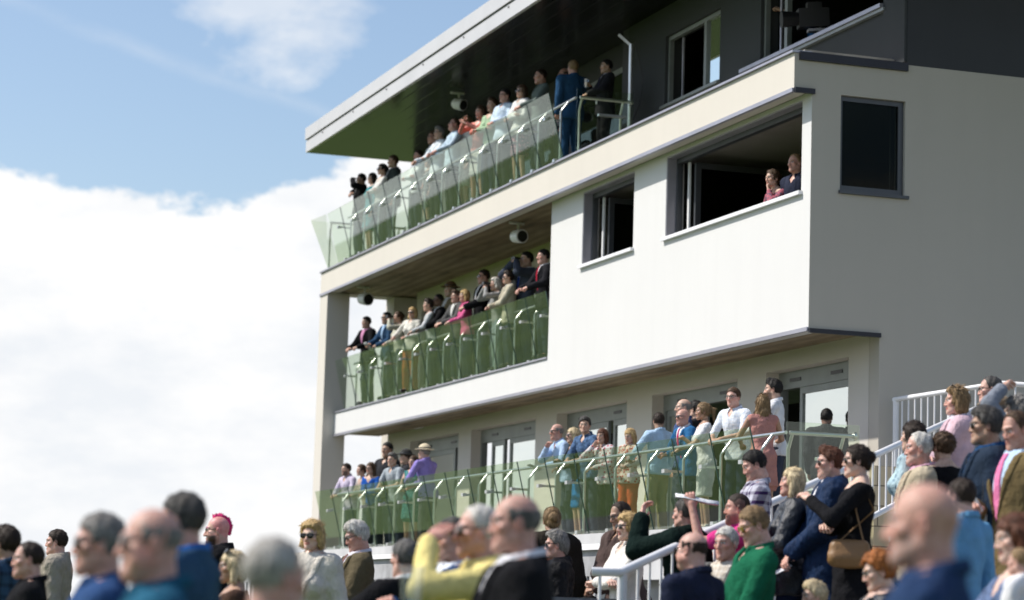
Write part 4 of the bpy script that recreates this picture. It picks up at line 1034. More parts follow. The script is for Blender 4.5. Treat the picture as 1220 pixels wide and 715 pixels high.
    if glasses:
        mt = {'sun': M_LENS, 'amber': M_YLENS, 'clear': M_BLACK, 'up': M_LENS}[glasses]; gr = glasses_raw('clear' if glasses == 'clear' else 'sun')
        if glasses == 'up': V_ = gr[0]@rotx(math.radians(38)).T+np.array([0, -.025, .062]); gr = (V_*np.array([1.08, 1, 1]), gr[1])
        headgear('glasses', gr, mt)
    if hat:
        hk, hcx = hat; headgear('hat', hat_raw(hk), surf('hat_'+hk+str(hcx), hcx, .9, bump=.5, bscale=200))
        if hk == 'panama': headgear('hat_band', band_raw(), M_BLACK)
    # ---- upper garment
    gk, gc, gp, gc2 = top; mt = cloth(gc, gp, gc2)
    def V_notch(S, z0, w, depth_only_front=True):
        X_, Y_, Z_ = S.all(); L = np.stack(np.broadcast_arrays(X_, Y_, Z_), -1)-hip; T = L@R    # torso coords
        tx, ty, tz = T[..., 0], T[..., 1], T[..., 2]+hip[2]
        cut = np.maximum(np.maximum(np.abs(tx)-w*(tz-z0)/(1.47-z0), -ty+.02), z0-tz); return cut, tx, ty, tz
    slv = {'long': 1.0, 'short': .42, 'none': 0.05, 'elbow': .52, 'rolled': .62}[sleeve]
    lowz = {'shirt': .86, 'jacket': .80, 'coat': .70, 'dress': .55, 'top': .88}.get(gk, .86)
    if gk in ('shirt', 'top', 'dress', 'jacket', 'coat'):
        t = {'shirt': .012, 'top': .007, 'dress': .009, 'jacket': .024, 'coat': .034}[gk]
        jack = gk in ('jacket', 'coat')
        if jack and (under is not None):
            U = SDF(tors((-.17, -.02, 1.0))-.08, tors((.17, .16, 1.50))+.08, h*.85); torso(U, .012)
            cut, tx, ty, tz = V_notch(U, .98, .13); U.D = np.maximum(U.D, np.maximum(cut, tz-1.512)).astype(np.float32)
            child('shirt', *U.mesh(), cloth(*under))
        S = SDF(lo, hi, h); torso(S, t)
        if gk in ('dress', 'coat', 'jacket', 'shirt'):
            zb = lowz
            for yy in (-.02, .02): S.cap((-.05, yy, .93), (-.06, yy, zb+.03), .10+t, (.105 if gk != 'dress' else .13)+t, .06); S.cap((.05, yy, .93), (.06, yy, zb+.03), .10+t, (.105 if gk != 'dress' else .13)+t, .06)
        X_, Y_, Z_ = S.all(); S.D = np.maximum(S.D, np.broadcast_to((lowz-Z_), S.D.shape)).astype(np.float32)
        nk = {'shirt': 1.502, 'top': 1.455, 'dress': 1.44, 'jacket': 1.50, 'coat': 1.525}[gk]
        if sleeve == 'none': nk = 1.475
        if jack and under is not None: cut, tx, ty, tz = V_notch(S, 1.10 if gk == 'jacket' else 1.22, .085); S.D = np.maximum(S.D, -cut).astype(np.float32)
        else:
            cut, tx, ty, tz = V_notch(S, 1.40 if gk in ('shirt', 'coat', 'jacket') else 1.36, .055 if gk in ('shirt', 'jacket', 'coat') else .085); S.D = np.maximum(S.D, -cut).astype(np.float32)
        nkc = np.maximum(tz-nk-.25*np.maximum(-ty, 0), -1); S.D = np.maximum(S.D, nkc).astype(np.float32)
        for q in (1, -1):
            if slv > .06:
                ar = (.052, .046, .037) if jack else (.050, .043, .033)
                if slv <= .5: S.cap(sh[q], sh[q]+(el[q]-sh[q])*slv*1.55, ar[0]*bw**.5+t, ar[1]+t+.006, .03)
                else: arm(S, q, t*.75, min(slv, .97), r=ar)
        folds(S, {'puffer': .007, 'suit': .003, 'leather': .005}.get(gp, .0045), 24 if gp != 'puffer' else 40)
        nm = {'top': 'top', 'shirt': 'shirt', 'dress': 'dress', 'jacket': 'jacket', 'coat': 'coat'}[gk]
        gobj = child(nm, *S.mesh(), mt)
        # collar / lapels
        if gk in ('shirt', 'jacket', 'coat') or under is not None:
            Cg = SDF(tors((-.13, -.14, 1.36))-.05, tors((.13, .13, 1.56))+.05, min(h, .007) if lod < 2 else .009)
            nc = (.062 if f else .071)+.006*fat
            pts = []
            for a in np.linspace(math.radians(-62), math.radians(242), 15):
                pts.append(tors((nc*math.cos(a)*1.02, -.033-nc*math.sin(a)*1.0, 1.503+.018*math.sin(a))))
            for a_, b_ in zip(pts[:-1], pts[1:]): Cg.cap(a_, b_, .012, .012, .006); Cg.cap(a_+R@np.array([0, 0, .018]), b_+R@np.array([0, 0, .018]), .008, .008, .006)
            for q in (1, -1): Cg.cap(tors((q*.035, .035, 1.505)), tors((q*.052, .068, 1.458)), .012, .007, .008)
            child('collar', *Cg.mesh(), cloth(*under) if (jack and under is not None) else mt)
        if jack and under is not None and gp not in ('puffer',):
            Lp = SDF(tors((-.18, -.10, 1.10))-.06, tors((.18, .18, 1.52))+.06, min(h, .009))
            def lp(q, a_, b_): 
                pass
            torso(Lp, t+.010); cut, tx, ty, tz = V_notch(Lp, 1.11, .085)
            ww = .045*np.clip((tz-1.10)/.28, 0.15, 1); edge = .085*(tz-1.10)/.37
            keep = np.maximum(np.maximum(np.abs(np.abs(tx)-edge-ww/2)-ww/2, .03-ty), np.maximum(1.12-tz, tz-1.485))
            Lp.D = np.maximum(Lp.D, keep).astype(np.float32); child('lapel', *Lp.mesh(), mt)
        if tie:
            Tq = SDF(tors((-.06, .0, 1.05))-.06, tors((.06, .16, 1.50))+.06, min(h*.7, .007)); torso(Tq, .021); cut, tx, ty, tz = V_notch(Tq, .9, .2)
            wd = np.where(tz > 1.455, .018, np.interp(tz, [1.05, 1.10, 1.42, 1.455], [.0, .036, .022, .014]))
            Tq.D = np.maximum(Tq.D, np.maximum(np.maximum(np.abs(tx)-wd, .03-ty), tz-1.495)).astype(np.float32); child('tie', *Tq.mesh(), cloth(tie, 'plain', None))
    # ---- lower garment
    lk, lc, lp_, lc2 = low
    Ls = SDF((-.30, -.25, .03), (.30, .28, 1.08), h*1.1)
    if lk == 'trousers': legs(Ls, .012, (.090, .068, .056))
    elif lk == 'shorts': legs(Ls, .018, (.092, .075, .056), .0)
    else:
        zb = .50 if lk == 'skirt' else .16
        for q in (-1, 1): Ls.cap((q*.06, 0, .95), (q*.075, 0, zb+.05), .105, .12 if lk == 'skirt' else .15, .08)
    folds(Ls, .005, 22)
    X_, Y_, Z_ = Ls.all(); zmin = {'trousers': .055, 'shorts': .48, 'skirt': .50, 'longskirt': .15}[lk]
    Ls.D = np.maximum(Ls.D, np.broadcast_to(np.maximum(zmin-Z_, Z_-1.05), Ls.D.shape)).astype(np.float32)
    if not (gk == 'dress' and lk == 'skirt' and lc is None): child({'trousers': 'trousers', 'shorts': 'shorts', 'skirt': 'skirt', 'longskirt': 'skirt'}[lk], *Ls.mesh(), cloth(lc, lp_, lc2))
    # ---- shoes
    if ('shoe', h) not in _cache:
        Q = SDF((-.06, -.11, -.01), (.06, .22, .13), .012); Q.cap((0, -.01, .085), (0, -.03, .045), .046, .048, .02); Q.cap((0, -.03, .045), (0, .13, .036), .045, .040, .03)
        Xx, Yy, Zz = Q.all(); Q.D = np.maximum(Q.D, np.broadcast_to(.004-Zz, Q.D.shape)).astype(np.float32); _cache[('shoe', h)] = Q.mesh()
    sv, sf = _cache[('shoe', h)]
    for q in (1, -1):
        child('shoe', sv+np.array([q*.115, 0, 0]), sf, M_BLACK)
    info = dict(obj=o, s=s, loc=loc, Rz=Rz, hand={q: loc+Rz@(hf[q]*s) for q in hf}, wrist={q: loc+Rz@(wr[q]*s) for q in wr}, head=loc+Rz@(headc*s), dir=Rz@np.array([0, 1, 0]), P=P, dist=dist,
                pt=lambda p: loc+Rz@(tors(p)*s), HRw=Rz@HR)
    return info
# ------------------------------------------------------------------ small things people hold
M_PAPER = surf('white_paper', (0.78, 0.78, 0.80), 0.7, var=0.06, scale=20)
M_PRINT = None
def paper_mat():
    b = MB('printed_race_card'); n = b.noise(b.coord(scale=(1, 1, 4)), 40, 3, .7)
    b.l(b.ramp(n, [(0.46, (0.80, 0.80, 0.82)), (0.60, (0.42, 0.44, 0.50))]), b.b.inputs['Base Color']); b.set(Roughness=.6); return b.m
M_PRINT = paper_mat()
def card(info, q, label, w=.15, l=.21, up=.5, side=0.0, mat=None, grp=None, name='race_card', out=.03, th=.004):
    p = info['hand'][q]; d = info['dir']; z = np.array([0, 0, 1.]); x = np.cross(d, z)
    y = d*math.cos(up)+z*math.sin(up)+x*side; y /= np.linalg.norm(y); n = np.cross(x, y); c = p+y*(l*.35)+d*out
    g = Geo(c); v = []
    for i, t in enumerate(np.linspace(-.5, .5, 5)):
        for j, u in enumerate((-.5, -.17, .17, .5)):
            b_ = .10*l*(abs(u)*2)**1.5; v.append(c+x*w*u+y*l*t+n*(-b_+.02*math.sin(t*3)))
    nv = len(v); v += [a-n*th for a in v]; f = []
    for i in range(4):
        for j in range(3): a = i*4+j; f.append((a, a+1, a+5, a+4)); f.append((nv+a+4, nv+a+5, nv+a+1, nv+a))
    rim = [0, 1, 2, 3, 7, 11, 15, 19, 18, 17, 16, 12, 8, 4]
    for a, b_ in zip(rim, rim[1:]+rim[:1]): f.append((b_, a, a+nv, b_+nv))
    g.add(v, f, True); o = g.obj(name, mat or M_PRINT); o.location = tuple(c); tag(o, label, name.replace('_', ' '), grp); return o
def phone(info, q, label, up=1.0):
    p = info['hand'][q]+np.array([0, 0, .05]); d = info['dir']; z = np.array([0, 0, 1.]); y = d*math.cos(up)+z*math.sin(up); x = np.cross(d, z)
    g = Geo(p).bar(p-y*.07, p+y*.07, .072, .009, np.cross(x, y)); o = g.obj('phone', M_WHITE, bevel=.003); o.location = tuple(p); tag(o, label, 'phone')
def binoculars(info, label):
    d = info['HRw']@np.array([0, 1, 0]); x = info['HRw']@np.array([1, 0, 0]); c = info['head']+d*.15*info['s']
    r = empty('binoculars', tuple(c), label, 'binoculars')
    for q in (-1, 1):
        a = c+x*.034*q; part('barrel', Geo(c).tube([a-d*.045, a-d*.02, a, a+d*.05, a+d*.085], [.017, .019, .024, .027, .030], 14), M_BLACK, r)
    part('bridge', Geo(c).bar(c-x*.03, c+x*.03, .05, .02), M_BLACK, r)
def cup(info, q, label, mat=None, h=.13, r=.038, liquid=None):
    p = info['hand'][q]+info['dir']*.015; o = (p[0], p[1], p[2]-.03); rr = empty('drinking_glass', o, label, 'glass')
    part('tumbler', Geo(o).tube([(p[0], p[1], p[2]-.04), (p[0], p[1], p[2]-.04+h)], [r*.8, r], 16, cap=False), mat or M_CUP, rr)
    part('base', Geo(o).tube([(p[0], p[1], p[2]-.041), (p[0], p[1], p[2]-.034)], r*.8, 16), mat or M_CUP, rr)
    if liquid: part('drink', Geo(o).tube([(p[0], p[1], p[2]-.033), (p[0], p[1], p[2]-.04+h*.6)], [r*.76, r*.9], 16), surf('drink'+str(liquid), liquid, .15), rr)
M_CUP = glass_mat('clear_plastic_cup', (0.86, 0.88, 0.9), 0.05, 0.12, 1.45)
def handbag(p, label, col, w=.30, h=.20, strap=None, d=(1, 0, 0)):
    p = np.array(p, float); r = empty('handbag', tuple(p), label, 'handbag'); d = np.array(d, float); d /= np.linalg.norm(d); m = surf('bag_leather'+str(col), col, .45, bump=.3)
    S = SDF((-w*.6, -.09, -h*.7), (w*.6, .09, h*.7), .009); S.ell((0, 0, -h*.05), (w*.5, .055, h*.5), 0); S.cap((-w*.36, 0, -h*.2), (w*.36, 0, -h*.2), .06, .06, .04)
    S.cap((-w*.36, 0, h*.28), (w*.36, 0, h*.28), .042, .042, .03); V, F = S.mesh(); Rm = np.stack([d, np.cross([0, 0, 1.], d), [0, 0, 1.]], 1)
    o = link('bag_body', make_mesh('bag_body', V@Rm.T, F, m), None, r)
    S = SDF((-w*.6, -.10, -h*.3), (w*.6, .10, h*.7), .009); S.ell((0, 0, h*.1), (w*.49, .068, h*.38), 0); X_, Y_, Z_ = S.all()
    S.D = np.maximum(S.D, np.maximum(Y_*1.0-.0*X_+0*Z_, -.02*h-Z_+.6*X_**2/w)).astype(np.float32); V, F = S.mesh()
    if len(F): link('flap', make_mesh('flap', V@Rm.T*np.array([1, 1, 1]), F, m), None, r)
    part('clasp', Geo(tuple(p)).tube([p+Rm@np.array([0, -.072, .0]), p+Rm@np.array([0, -.06, 0])], .012, 10), M_STEEL, r)
    if strap: part('strap', Geo(tuple(p)).tube([p+Rm@np.array([-w*.4, 0, h*.3])]+[np.array(q) for q in strap]+[p+Rm@np.array([w*.4, 0, h*.3])], .007, 6), m, r)
    return r
def badge(info, label, off=(0.02, .15, 1.05), col=(0.75, 0.75, 0.75)):
    p = info['pt'](off); d = info['dir']; x = np.cross(d, [0, 0, 1.]); g = Geo(p)
    p0 = info['pt']((off[0]-.05, .10, 1.45)); p1 = info['pt']((off[0]+.05, .10, 1.45))
    r = empty('lanyard_badge', tuple(p), label, 'badge')
    part('card', Geo(tuple(p)).bar(p-np.array([0, 0, .055]), p+np.array([0, 0, .045]), .075, .006, d), surf('badge'+str(col), col, .4), r)
    part('lanyard', Geo(tuple(p)).tube([p0, p+np.array([0, 0, .045])], .004, 5).tube([p1, p+np.array([0, 0, .045])], .004, 5), M_BLACK, r)

# ------------------------------------------------------------------ the people
WHT = (.78, .79, .80); NVY = (.018, .026, .055); BLK = (.012, .012, .014); CHR = (.035, .036, .042)
LBL = (.42, .56, .78); KHA = (.30, .27, .15); DNM = (.045, .07, .12)
sh_ = lambda c, k='plain', c2=None: ('shirt', c, k, c2)
jk = lambda c, k='suit', c2=None: ('jacket', c, k, c2)
tr = lambda c, k='plain': ('trousers', c, k, None)
GT, GM, GU = 'racegoers along the ground terrace rail', 'racegoers on the middle balcony', 'racegoers on the top balcony'
GC, GF = 'racegoers standing on the steps below the stand', 'racegoers near the camera'
def T(label, px, py, X=13.3, **k): return person(label, px, py, X=X, floor=1.2, group=GT, **k)
def A(label, px, py, X=15.0, **k): return person(label, px, py, X=X, floor=4.62, group=GM, **k)
def B(label, px, py, X=14.8, **k): return person(label, px, py, X=X, floor=7.92, group=GU, **k)
def G(label, px, py, D, **k):
    k.setdefault('group', GC); return person(label, px, py, D=D, **k)

# ground terrace, from the far end to the near end
T('bearded man in a pale lilac shirt at the far end of the terrace rail', 413, 552, face=55, beard=.95, hair=('short', 'darkbrown'), top=sh_((.62, .55, .70)), arms=('rail', 'rail'), lean=16)
T('brown haired woman in a pale cardigan beside the lilac shirted man', 431, 553, face=70, sex='f', hair=('bun', 'brown'), top=('top', (.45, .38, .34), 'plain', None), arms=('rail', 'rail'), lean=18)
T('woman with long brown hair in a bright blue top', 442, 551, face=40, sex='f', hair=('long', 'brown'), top=('top', (.02, .10, .42), 'plain', None), arms=('rail', 'cross'), lean=12, glasses='clear')
T('dark haired man in black standing behind the grey haired man', 462, 527, X=14.1, face=45, hair=('short', 'black'), skin='tan', top=sh_(CHR), arms=('down', 'down'))
T('grey haired man in a grey shirt leaning on the terrace rail', 468, 540, face=52, hair=('thick', 'pepper'), top=sh_((.30, .34, .38), 'stripe', (.42, .46, .50)), arms=('rail', 'rail'), lean=14, sleeve='short', hd=10)
T('person in a black brimmed hat behind the teal dress', 484, 537, X=13.9, face=80, hat=('panama', (.02, .02, .02)), hair=('short', 'darkbrown'), top=sh_(CHR))
T('woman with long auburn hair in a teal patterned dress', 493, 543, face=40, sex='f', hair=('long', 'brown'), top=('dress', (.03, .16, .17), 'floral', (.12, .30, .30)), low=('skirt', (.03, .16, .17), 'plain', None), arms=('rails', 'front'), sleeve='none')
T('man in a purple shirt and a cream straw hat with black band', 506, 531, face=130, hair=('short', 'grey'), hat=('panama', (.72, .62, .44)), top=sh_((.30, .24, .60)), low=tr((.10, .10, .11)), arms=('rails', 'rail'), lean=12, hd=20, build=1.08)
p = T('bald man in sunglasses and light blue shirt, chin on his hand', 664, 505, face=72, hair=('bald', 'grey'), glasses='sun', skin='ruddy', top=sh_(LBL), arms=('rail', 'chin'), lean=22)
card(p, -1, 'folded newspaper held over the rail by the bald man', .24, .20, .2, name='newspaper')
p = T('blonde woman in a black top holding a glass of red wine', 683, 510, face=70, sex='f', hair=('bob', 'platinum'), glasses='sun', top=('top', BLK, 'plain', None), low=('skirt', (.02, .16, .40), 'plain', None), arms=('rail', 'drink'), lean=14)
cup(p, 1, 'glass of red wine held by the blonde in black', liquid=(.10, .006, .012), h=.08)
T('grey haired man in a blue denim shirt looking at the camera', 697, 497, face=50, hair=('thick', 'darkgrey'), hd=40, top=sh_((.07, .12, .22), 'denim'), arms=('rail', 'rail'), lean=14, sleeve='rolled')
T('auburn haired woman in a white and red flowered blouse, hand at cheek', 718, 511, face=48, sex='f', hair=('bob', 'auburn'), hd=10, top=sh_((.66, .62, .62), 'floral', (.45, .10, .14)), low=tr(BLK), arms=('rail', 'cheek'), lean=14)
T('blonde woman in a red flecked blouse and orange trousers', 750, 511, face=40, sex='f', hair=('bob', 'blond'), hd=0, nod=-12, top=sh_((.60, .50, .44), 'floral', (.42, .07, .06)), low=tr((.55, .10, .04)), arms=('rails', 'down'))
T('dark haired man in a pale blue shirt and khaki trousers, back turned', 785, 492, face=140, hair=('short', 'darkbrown'), skin='tan', hd=-20, top=sh_((.45, .62, .80)), low=tr(KHA), arms=('rails', 'down'))
p = T('balding grey man holding up a drink behind the waistcoat man', 815, 475, X=13.9, face=80, hair=('bald', 'grey'), top=sh_((.06, .09, .20)), arms=('drink', 'down'))
cup(p, -1, 'half full beer glass raised behind the waistcoat man', liquid=(.30, .12, .01))
T('shaven headed man in sunglasses, blue waistcoat and pink tie', 814, 487, face=62, hair=('shaved', 'grey'), glasses='sun', skin='ruddy', top=('jacket', (.03, .13, .30), 'suit', None), under=((.74, .76, .80), 'plain', None), tie=(.55, .04, .16), low=tr(NVY), arms=('rail', 'rails'), lean=14)
T('dark haired person standing in the doorway shade behind the ponytail woman', 829, 477, X=14.7, face=120, hair=('short', 'black'), top=sh_(CHR))
p = T('woman with a blonde ponytail in a white top drinking by the rail', 838, 480, face=80, sex='f', hair=('pony', 'sandy'), skin='tan', top=('top', (.76, .76, .78), 'plain', None), low=('shorts', (.6, .6, .6), 'plain', None), arms=('rail', 'drink'), sleeve='short', lean=6)
cup(p, -1, 'clear tumbler held by the ponytail woman')
p = T('man in glasses and a white checked short sleeved shirt on the rail', 874, 462, face=45, hair=('short', 'brown'), glasses='clear', hd=12, skin='pink', top=sh_((.66, .72, .82), 'check', (.80, .82, .86)), low=tr(NVY), arms=('rail', 'rail'), sleeve='elbow', lean=12, fat=.4)
T('woman with long blonde hair in a dusty pink dress, back turned', 909, 470, face=165, sex='f', hair=('wavy', 'sandy'), skin='tan', top=('dress', (.50, .24, .21), 'plain', None), low=('skirt', (.50, .24, .21), 'plain', None), arms=('rails', 'rails'), sleeve='none', lean=4)
T('bearded dark haired man in a white shirt behind the pink dress', 922, 452, X=13.6, face=95, hair=('quiff', 'black'), beard=.9, top=sh_((.74, .76, .80)), arms=('rails', 'down'), lean=4)
T('dark suited figure standing before the bright glass door at the near end', 985, 487, X=15.1, face=185, hair=('short', 'black'), skin='dark', top=jk(CHR), low=tr(BLK), arms=('down', 'down'), build=1.1)  # solid dark person added in place of a reflected silhouette in the door glass

# middle balcony
p = A('stocky man in a black jacket and pink shirt at the balcony end', 437, 377, face=60, hair=('short', 'darkbrown'), top=jk(BLK), under=((.55, .25, .42), 'plain', None), arms=('rails', 'rail'), lean=8, build=1.05)
p = A('man in glasses and blue jacket reading a white card', 461, 372, face=65, hair=('short', 'black'), glasses='clear', skin='tan', top=jk((.03, .07, .14)), under=((.35, .5, .7), 'plain', None), arms=('front', 'rail'), lean=8)
card(p, -1, 'white race card held by the man in the blue jacket')
p = A('woman with pulled back brown hair raising black binoculars', 475, 371, face=75, sex='f', hair=('bun', 'brown'), top=('top', (.50, .50, .42), 'plain', None), arms=('bino', 'front'), lean=6)
binoculars(p, 'black binoculars held by the brown haired woman')
A('blonde woman in sunglasses, cream blouse and orange trousers', 492, 366, X=15.0, face=38, sex='f', hair=('bob', 'blond'), glasses='sun', top=sh_((.70, .68, .62)), low=tr((.50, .14, .05)), arms=('front', 'rails'))
A('woman with short dark hair in a pale grey top', 511, 356, face=85, sex='f', hair=('thick', 'darkbrown'), top=('top', (.50, .52, .54), 'plain', None), arms=('rail', 'rail'), lean=10)
A('dark skinned man in glasses with a black waistcoat and white shirt', 523, 350, X=15.2, face=68, hair=('buzz', 'black'), skin='dark', glasses='clear', top=jk(BLK), under=((.7, .7, .7), 'plain', None), arms=('rail', 'rail'), lean=6)
A('person wearing a brown felt hat on the middle balcony', 537, 337, X=15.4, face=60, hair=('short', 'grey'), hat=('panama', (.16, .09, .04)), top=jk((.20, .16, .10)), under=((.5, .5, .5), 'plain', None))
A('young man with short fair hair in a grey waistcoat', 544, 346, face=62, hair=('quiff', 'brown'), top=jk((.10, .10, .10)), under=((.62, .62, .60), 'plain', None), arms=('rail', 'rail'), lean=8)
A('blonde woman in a pink cardigan on the middle balcony', 554, 345, face=75, sex='f', hair=('bob', 'blond'), top=sh_((.62, .12, .28)), arms=('rail', 'rails'), lean=10)
A('man in sunglasses and a black suit behind the balcony rail', 577, 321, X=15.3, face=70, hair=('short', 'darkbrown'), glasses='sun', skin='ruddy', top=jk(BLK), under=((.7, .7, .72), 'plain', None), arms=('rails', 'down'))
p = A('white haired woman watching through binoculars', 591, 331, face=75, sex='f', hair=('shag', 'white'), top=('top', (.30, .30, .30), 'plain', None), low=tr((.28, .33, .36)), arms=('bino', 'bino'), lean=8)
binoculars(p, 'black binoculars held by the white haired woman')
A('woman with short dark hair and sunglasses in a beige jacket', 606, 323, face=80, sex='f', hair=('thick', 'darkbrown'), glasses='sun', top=jk((.50, .46, .36)), under=((.6, .6, .55), 'plain', None), arms=('cross', 'rails'), lean=6)
p = A('man in a grey suit and blue tie raising binoculars', 628, 300, X=15.35, face=62, hair=('short', 'black'), top=jk((.06, .07, .10)), under=((.7, .72, .76), 'plain', None), tie=(.02, .06, .30), arms=('bino', 'bino'))
binoculars(p, 'black binoculars held by the man with the blue tie')
A('dark haired man in a black suit and red tie at the bay end', 648, 297, X=15.0, face=70, hair=('short', 'black'), skin='pink', top=jk((.018, .018, .022)), under=((.75, .76, .8), 'plain', None), tie=(.45, .02, .05), arms=('rails', 'rail'), lean=6)
A('balding man in a flowered shirt half hidden beside the beige jacket', 597, 326, X=15.5, face=60, hair=('bald', 'brown'), skin='pink', top=sh_((.10, .12, .12), 'floral', (.5, .5, .4)))

# top balcony
B('man in a black suit shading his eyes at the far balcony end', 431, 207, face=78, hair=('short', 'black'), skin='tan', top=jk(BLK), under=((.7, .7, .7), 'plain', None), arms=('shade', ((.30, .12, 1.40), (1, .2, .2), 'relax', 't')))
B('woman in a teal dress next to the man shading his eyes', 444, 206, face=75, sex='f', hair=('bob', 'darkbrown'), top=('dress', (.05, .26, .30), 'plain', None), low=('skirt', (.05, .26, .30), 'plain', None))
B('woman with smooth dark hair and sunglasses at the top rail', 456, 195, face=70, sex='f', hair=('bun', 'black'), glasses='sun', top=('top', (.62, .62, .60), 'plain', None), arms=('cross', 'cross'))
B('brown haired man in a dark jacket under the roof corner', 469, 185, X=15.0, face=72, hair=('short', 'brown'), top=jk((.04, .05, .05)), under=((.4, .4, .4), 'plain', None))
B('man in a white shirt with folded arms under the roof end', 499, 179, X=14.95, face=65, hair=('short', 'darkbrown'), top=sh_((.72, .74, .78)), arms=('cross', 'cross'), skin='ruddy')
B('woman in a black and white patterned dress by the white shirted man', 511, 189, face=70, sex='f', hair=('bun', 'darkbrown'), top=('dress', (.02, .02, .02), 'floral', (.6, .6, .6)), low=('skirt', (.02, .02, .02), 'floral', (.6, .6, .6)), sleeve='short')
B('man in glasses looking out beside the silver haired man', 517, 156, X=15.05, face=70, hair=('short', 'brown'), skin='ruddy', glasses='clear', top=sh_((.6, .65, .7)))
B('silver haired man in glasses and white shirt', 524, 151, face=66, hair=('thick', 'grey'), glasses='clear', top=sh_((.66, .72, .78)), low=tr(CHR), arms=('cross', 'rails'))
B('red faced man with receding hair in glasses gazing upward', 543, 141, face=72, hair=('rec', 'brown'), nod=8, glasses='clear', skin='ruddy', top=sh_((.5, .62, .74)), arms=('rails', 'rails'), low=tr(CHR), fat=.7)
B('fair haired woman in sunglasses half behind the clapping woman', 556, 138, X=15.0, face=65, sex='f', hair=('bob', 'sandy'), glasses='sun', top=sh_((.7, .68, .66)), low=('skirt', (.65, .63, .58), 'floral', (.4, .4, .38)))
B('smiling woman in a coral top clapping her hands', 573, 126, face=48, sex='f', hair=('long', 'brown'), top=('top', (.70, .26, .22), 'plain', None), low=('skirt', (.60, .60, .55), 'floral', (.35, .4, .35)), arms=('clap', ((.05, .34, 1.42), (1, -.3, -.8), 'flat', 't')), skin='pink')
B('woman with cropped brown hair in a green top', 587, 117, face=50, sex='f', hair=('thick', 'brown'), top=('top', (.35, .48, .32), 'plain', None), low=tr(NVY), arms=('cross', 'cross'))
B('man in thick dark glasses and a light blue shirt', 602, 106, face=52, hair=('short', 'black'), glasses='clear', top=sh_((.55, .66, .80)), low=tr(CHR), arms=('rails', 'cross'), skin='pink')
B('woman in sunglasses, white wrap and flowered skirt', 622, 101, face=56, sex='f', hair=('bob', 'brown'), glasses='sun', top=sh_((.70, .70, .70)), low=('skirt', (.06, .03, .05), 'floral', (.5, .22, .25)), arms=('front', 'cross'))
B('man with close cropped hair in a dark shirt looking left', 645, 82, X=15.05, face=72, hair=('buzz', 'darkbrown'), skin='ruddy', top=sh_((.12, .15, .14)), arms=('rails', 'down'))
B('ruddy bald man in glasses behind the blue suited man', 673, 81, X=15.5, face=75, hair=('bald', 'brown'), skin='ruddy', glasses='clear', top=sh_((.3, .3, .32)))
B('man in a bright navy blue suit with his back to the rail corner', 683, 72, X=15.1, face=150, hair=('short', 'sandy'), skin='ruddy', top=jk((.025, .075, .16)), low=tr((.02, .06, .13)), arms=('down', 'front'), build=1.1)
p = B('dark haired man in a black suit holding a drink by the steel post', 723, 71, X=15.4, face=72, hair=('short', 'black'), skin='tan', top=jk((.02, .02, .024)), under=((.72, .74, .78), 'plain', None), tie=(.02, .02, .04), low=tr(BLK), arms=('rails', 'drink'))
cup(p, 1, 'glass of pale beer held by the man near the steel post', liquid=(.35, .2, .04))
badge(p, 'white lanyard badge on the black suit near the steel post')

# windows
p = person('woman with swept up brown hair resting her cheek in the bay window', 921, 202, X=14.95, floor=4.6, face=60, sex='f', hair=('bun', 'brown'), top=('top', (.40, .12, .16), 'floral', (.1, .1, .14)), arms=('cheek', 'rails'), lean=22, hd=8, group='people at the bay window')
card(p, 1, 'white paper beside the woman in the bay window', .07, .18, 1.2, out=-.25)
person('balding man in a dark polo shirt at the bay window edge', 948, 183, X=15.1, floor=4.6, face=45, hair=('rec', 'sandy'), skin='ruddy', top=sh_((.03, .035, .06)), lean=10, group='people at the bay window')
p = person('camera operator in a blue polo shirt inside the top window', 974, 2, X=17.0, floor=7.8, face=88, hair=('short', 'black'), top=sh_((.03, .13, .36)), sleeve='elbow', arms=(((.16, .50, 1.60), (1, .1, -1), 'grip', 't'), 'front'))
c = ray(978, 22); c = c*(16.35*K/c[0])
tv = empty('television_camera', tuple(c), 'black television camera on its mount in the top window', 'camera')
dd = np.array([-1, .25, -.08]); dd /= np.linalg.norm(dd); oo = tuple(c)
part('camera_body', Geo(oo).bar(c-dd*.10, c+dd*.32, .20, .26), M_BLACK, tv)
part('lens', Geo(oo).tube([c-dd*-.32, c+dd*.40, c+dd*.55], [.09, .10, .12], 18), M_BLACK, tv)
part('viewfinder', Geo(oo).bar(c+np.array([0, 0, .17]), c+np.array([0, 0, .17])+dd*.2, .12, .10), M_BLACK, tv)
part('mount', Geo(oo).tube([c+np.array([0, 0, -.13]), c+np.array([0, 0, -.9])], .07, 12), M_BLACK, tv)
part('mount_plate', Geo(oo).bar(c+np.array([0, 0, -.17])-dd*.15, c+np.array([0, 0, -.17])+dd*.18, .14, .035), M_TRIM, tv)

# the crowd on the ground and steps
G('man with thick dark hair in a blue patterned shirt at the left frame edge', 9, 628, 14.5, face=130, hair=('thick', 'darkbrown'), skin='tan', top=sh_((.04, .08, .14), 'plaid', (.02, .03, .05)), group=GF)
G('brown haired man in a black top seen in profile near the left edge', 36, 645, 12.8, face=88, hair=('rec', 'darkbrown'), skin='pink', top=sh_(BLK), group=GF)
G('dark haired man in a beige jacket before the open sky', 69, 631, 20.5, face=100, hair=('short', 'darkbrown'), skin='pink', top=('coat', (.34, .30, .25), 'plain', None))
G('blurred grey haired man in sunglasses and navy polo', 122, 611, 8.3, face=86, hair=('short', 'grey'), glasses='sun', skin='ruddy', top=sh_((.03, .07, .18)), group=GF)
G('blurred bald man in sunglasses and a teal blue shirt', 184, 603, 6.8, face=84, hair=('bald', 'grey'), glasses='sun', skin='ruddy', fat=.8, top=sh_((.02, .10, .17)), group=GF, build=1.05)
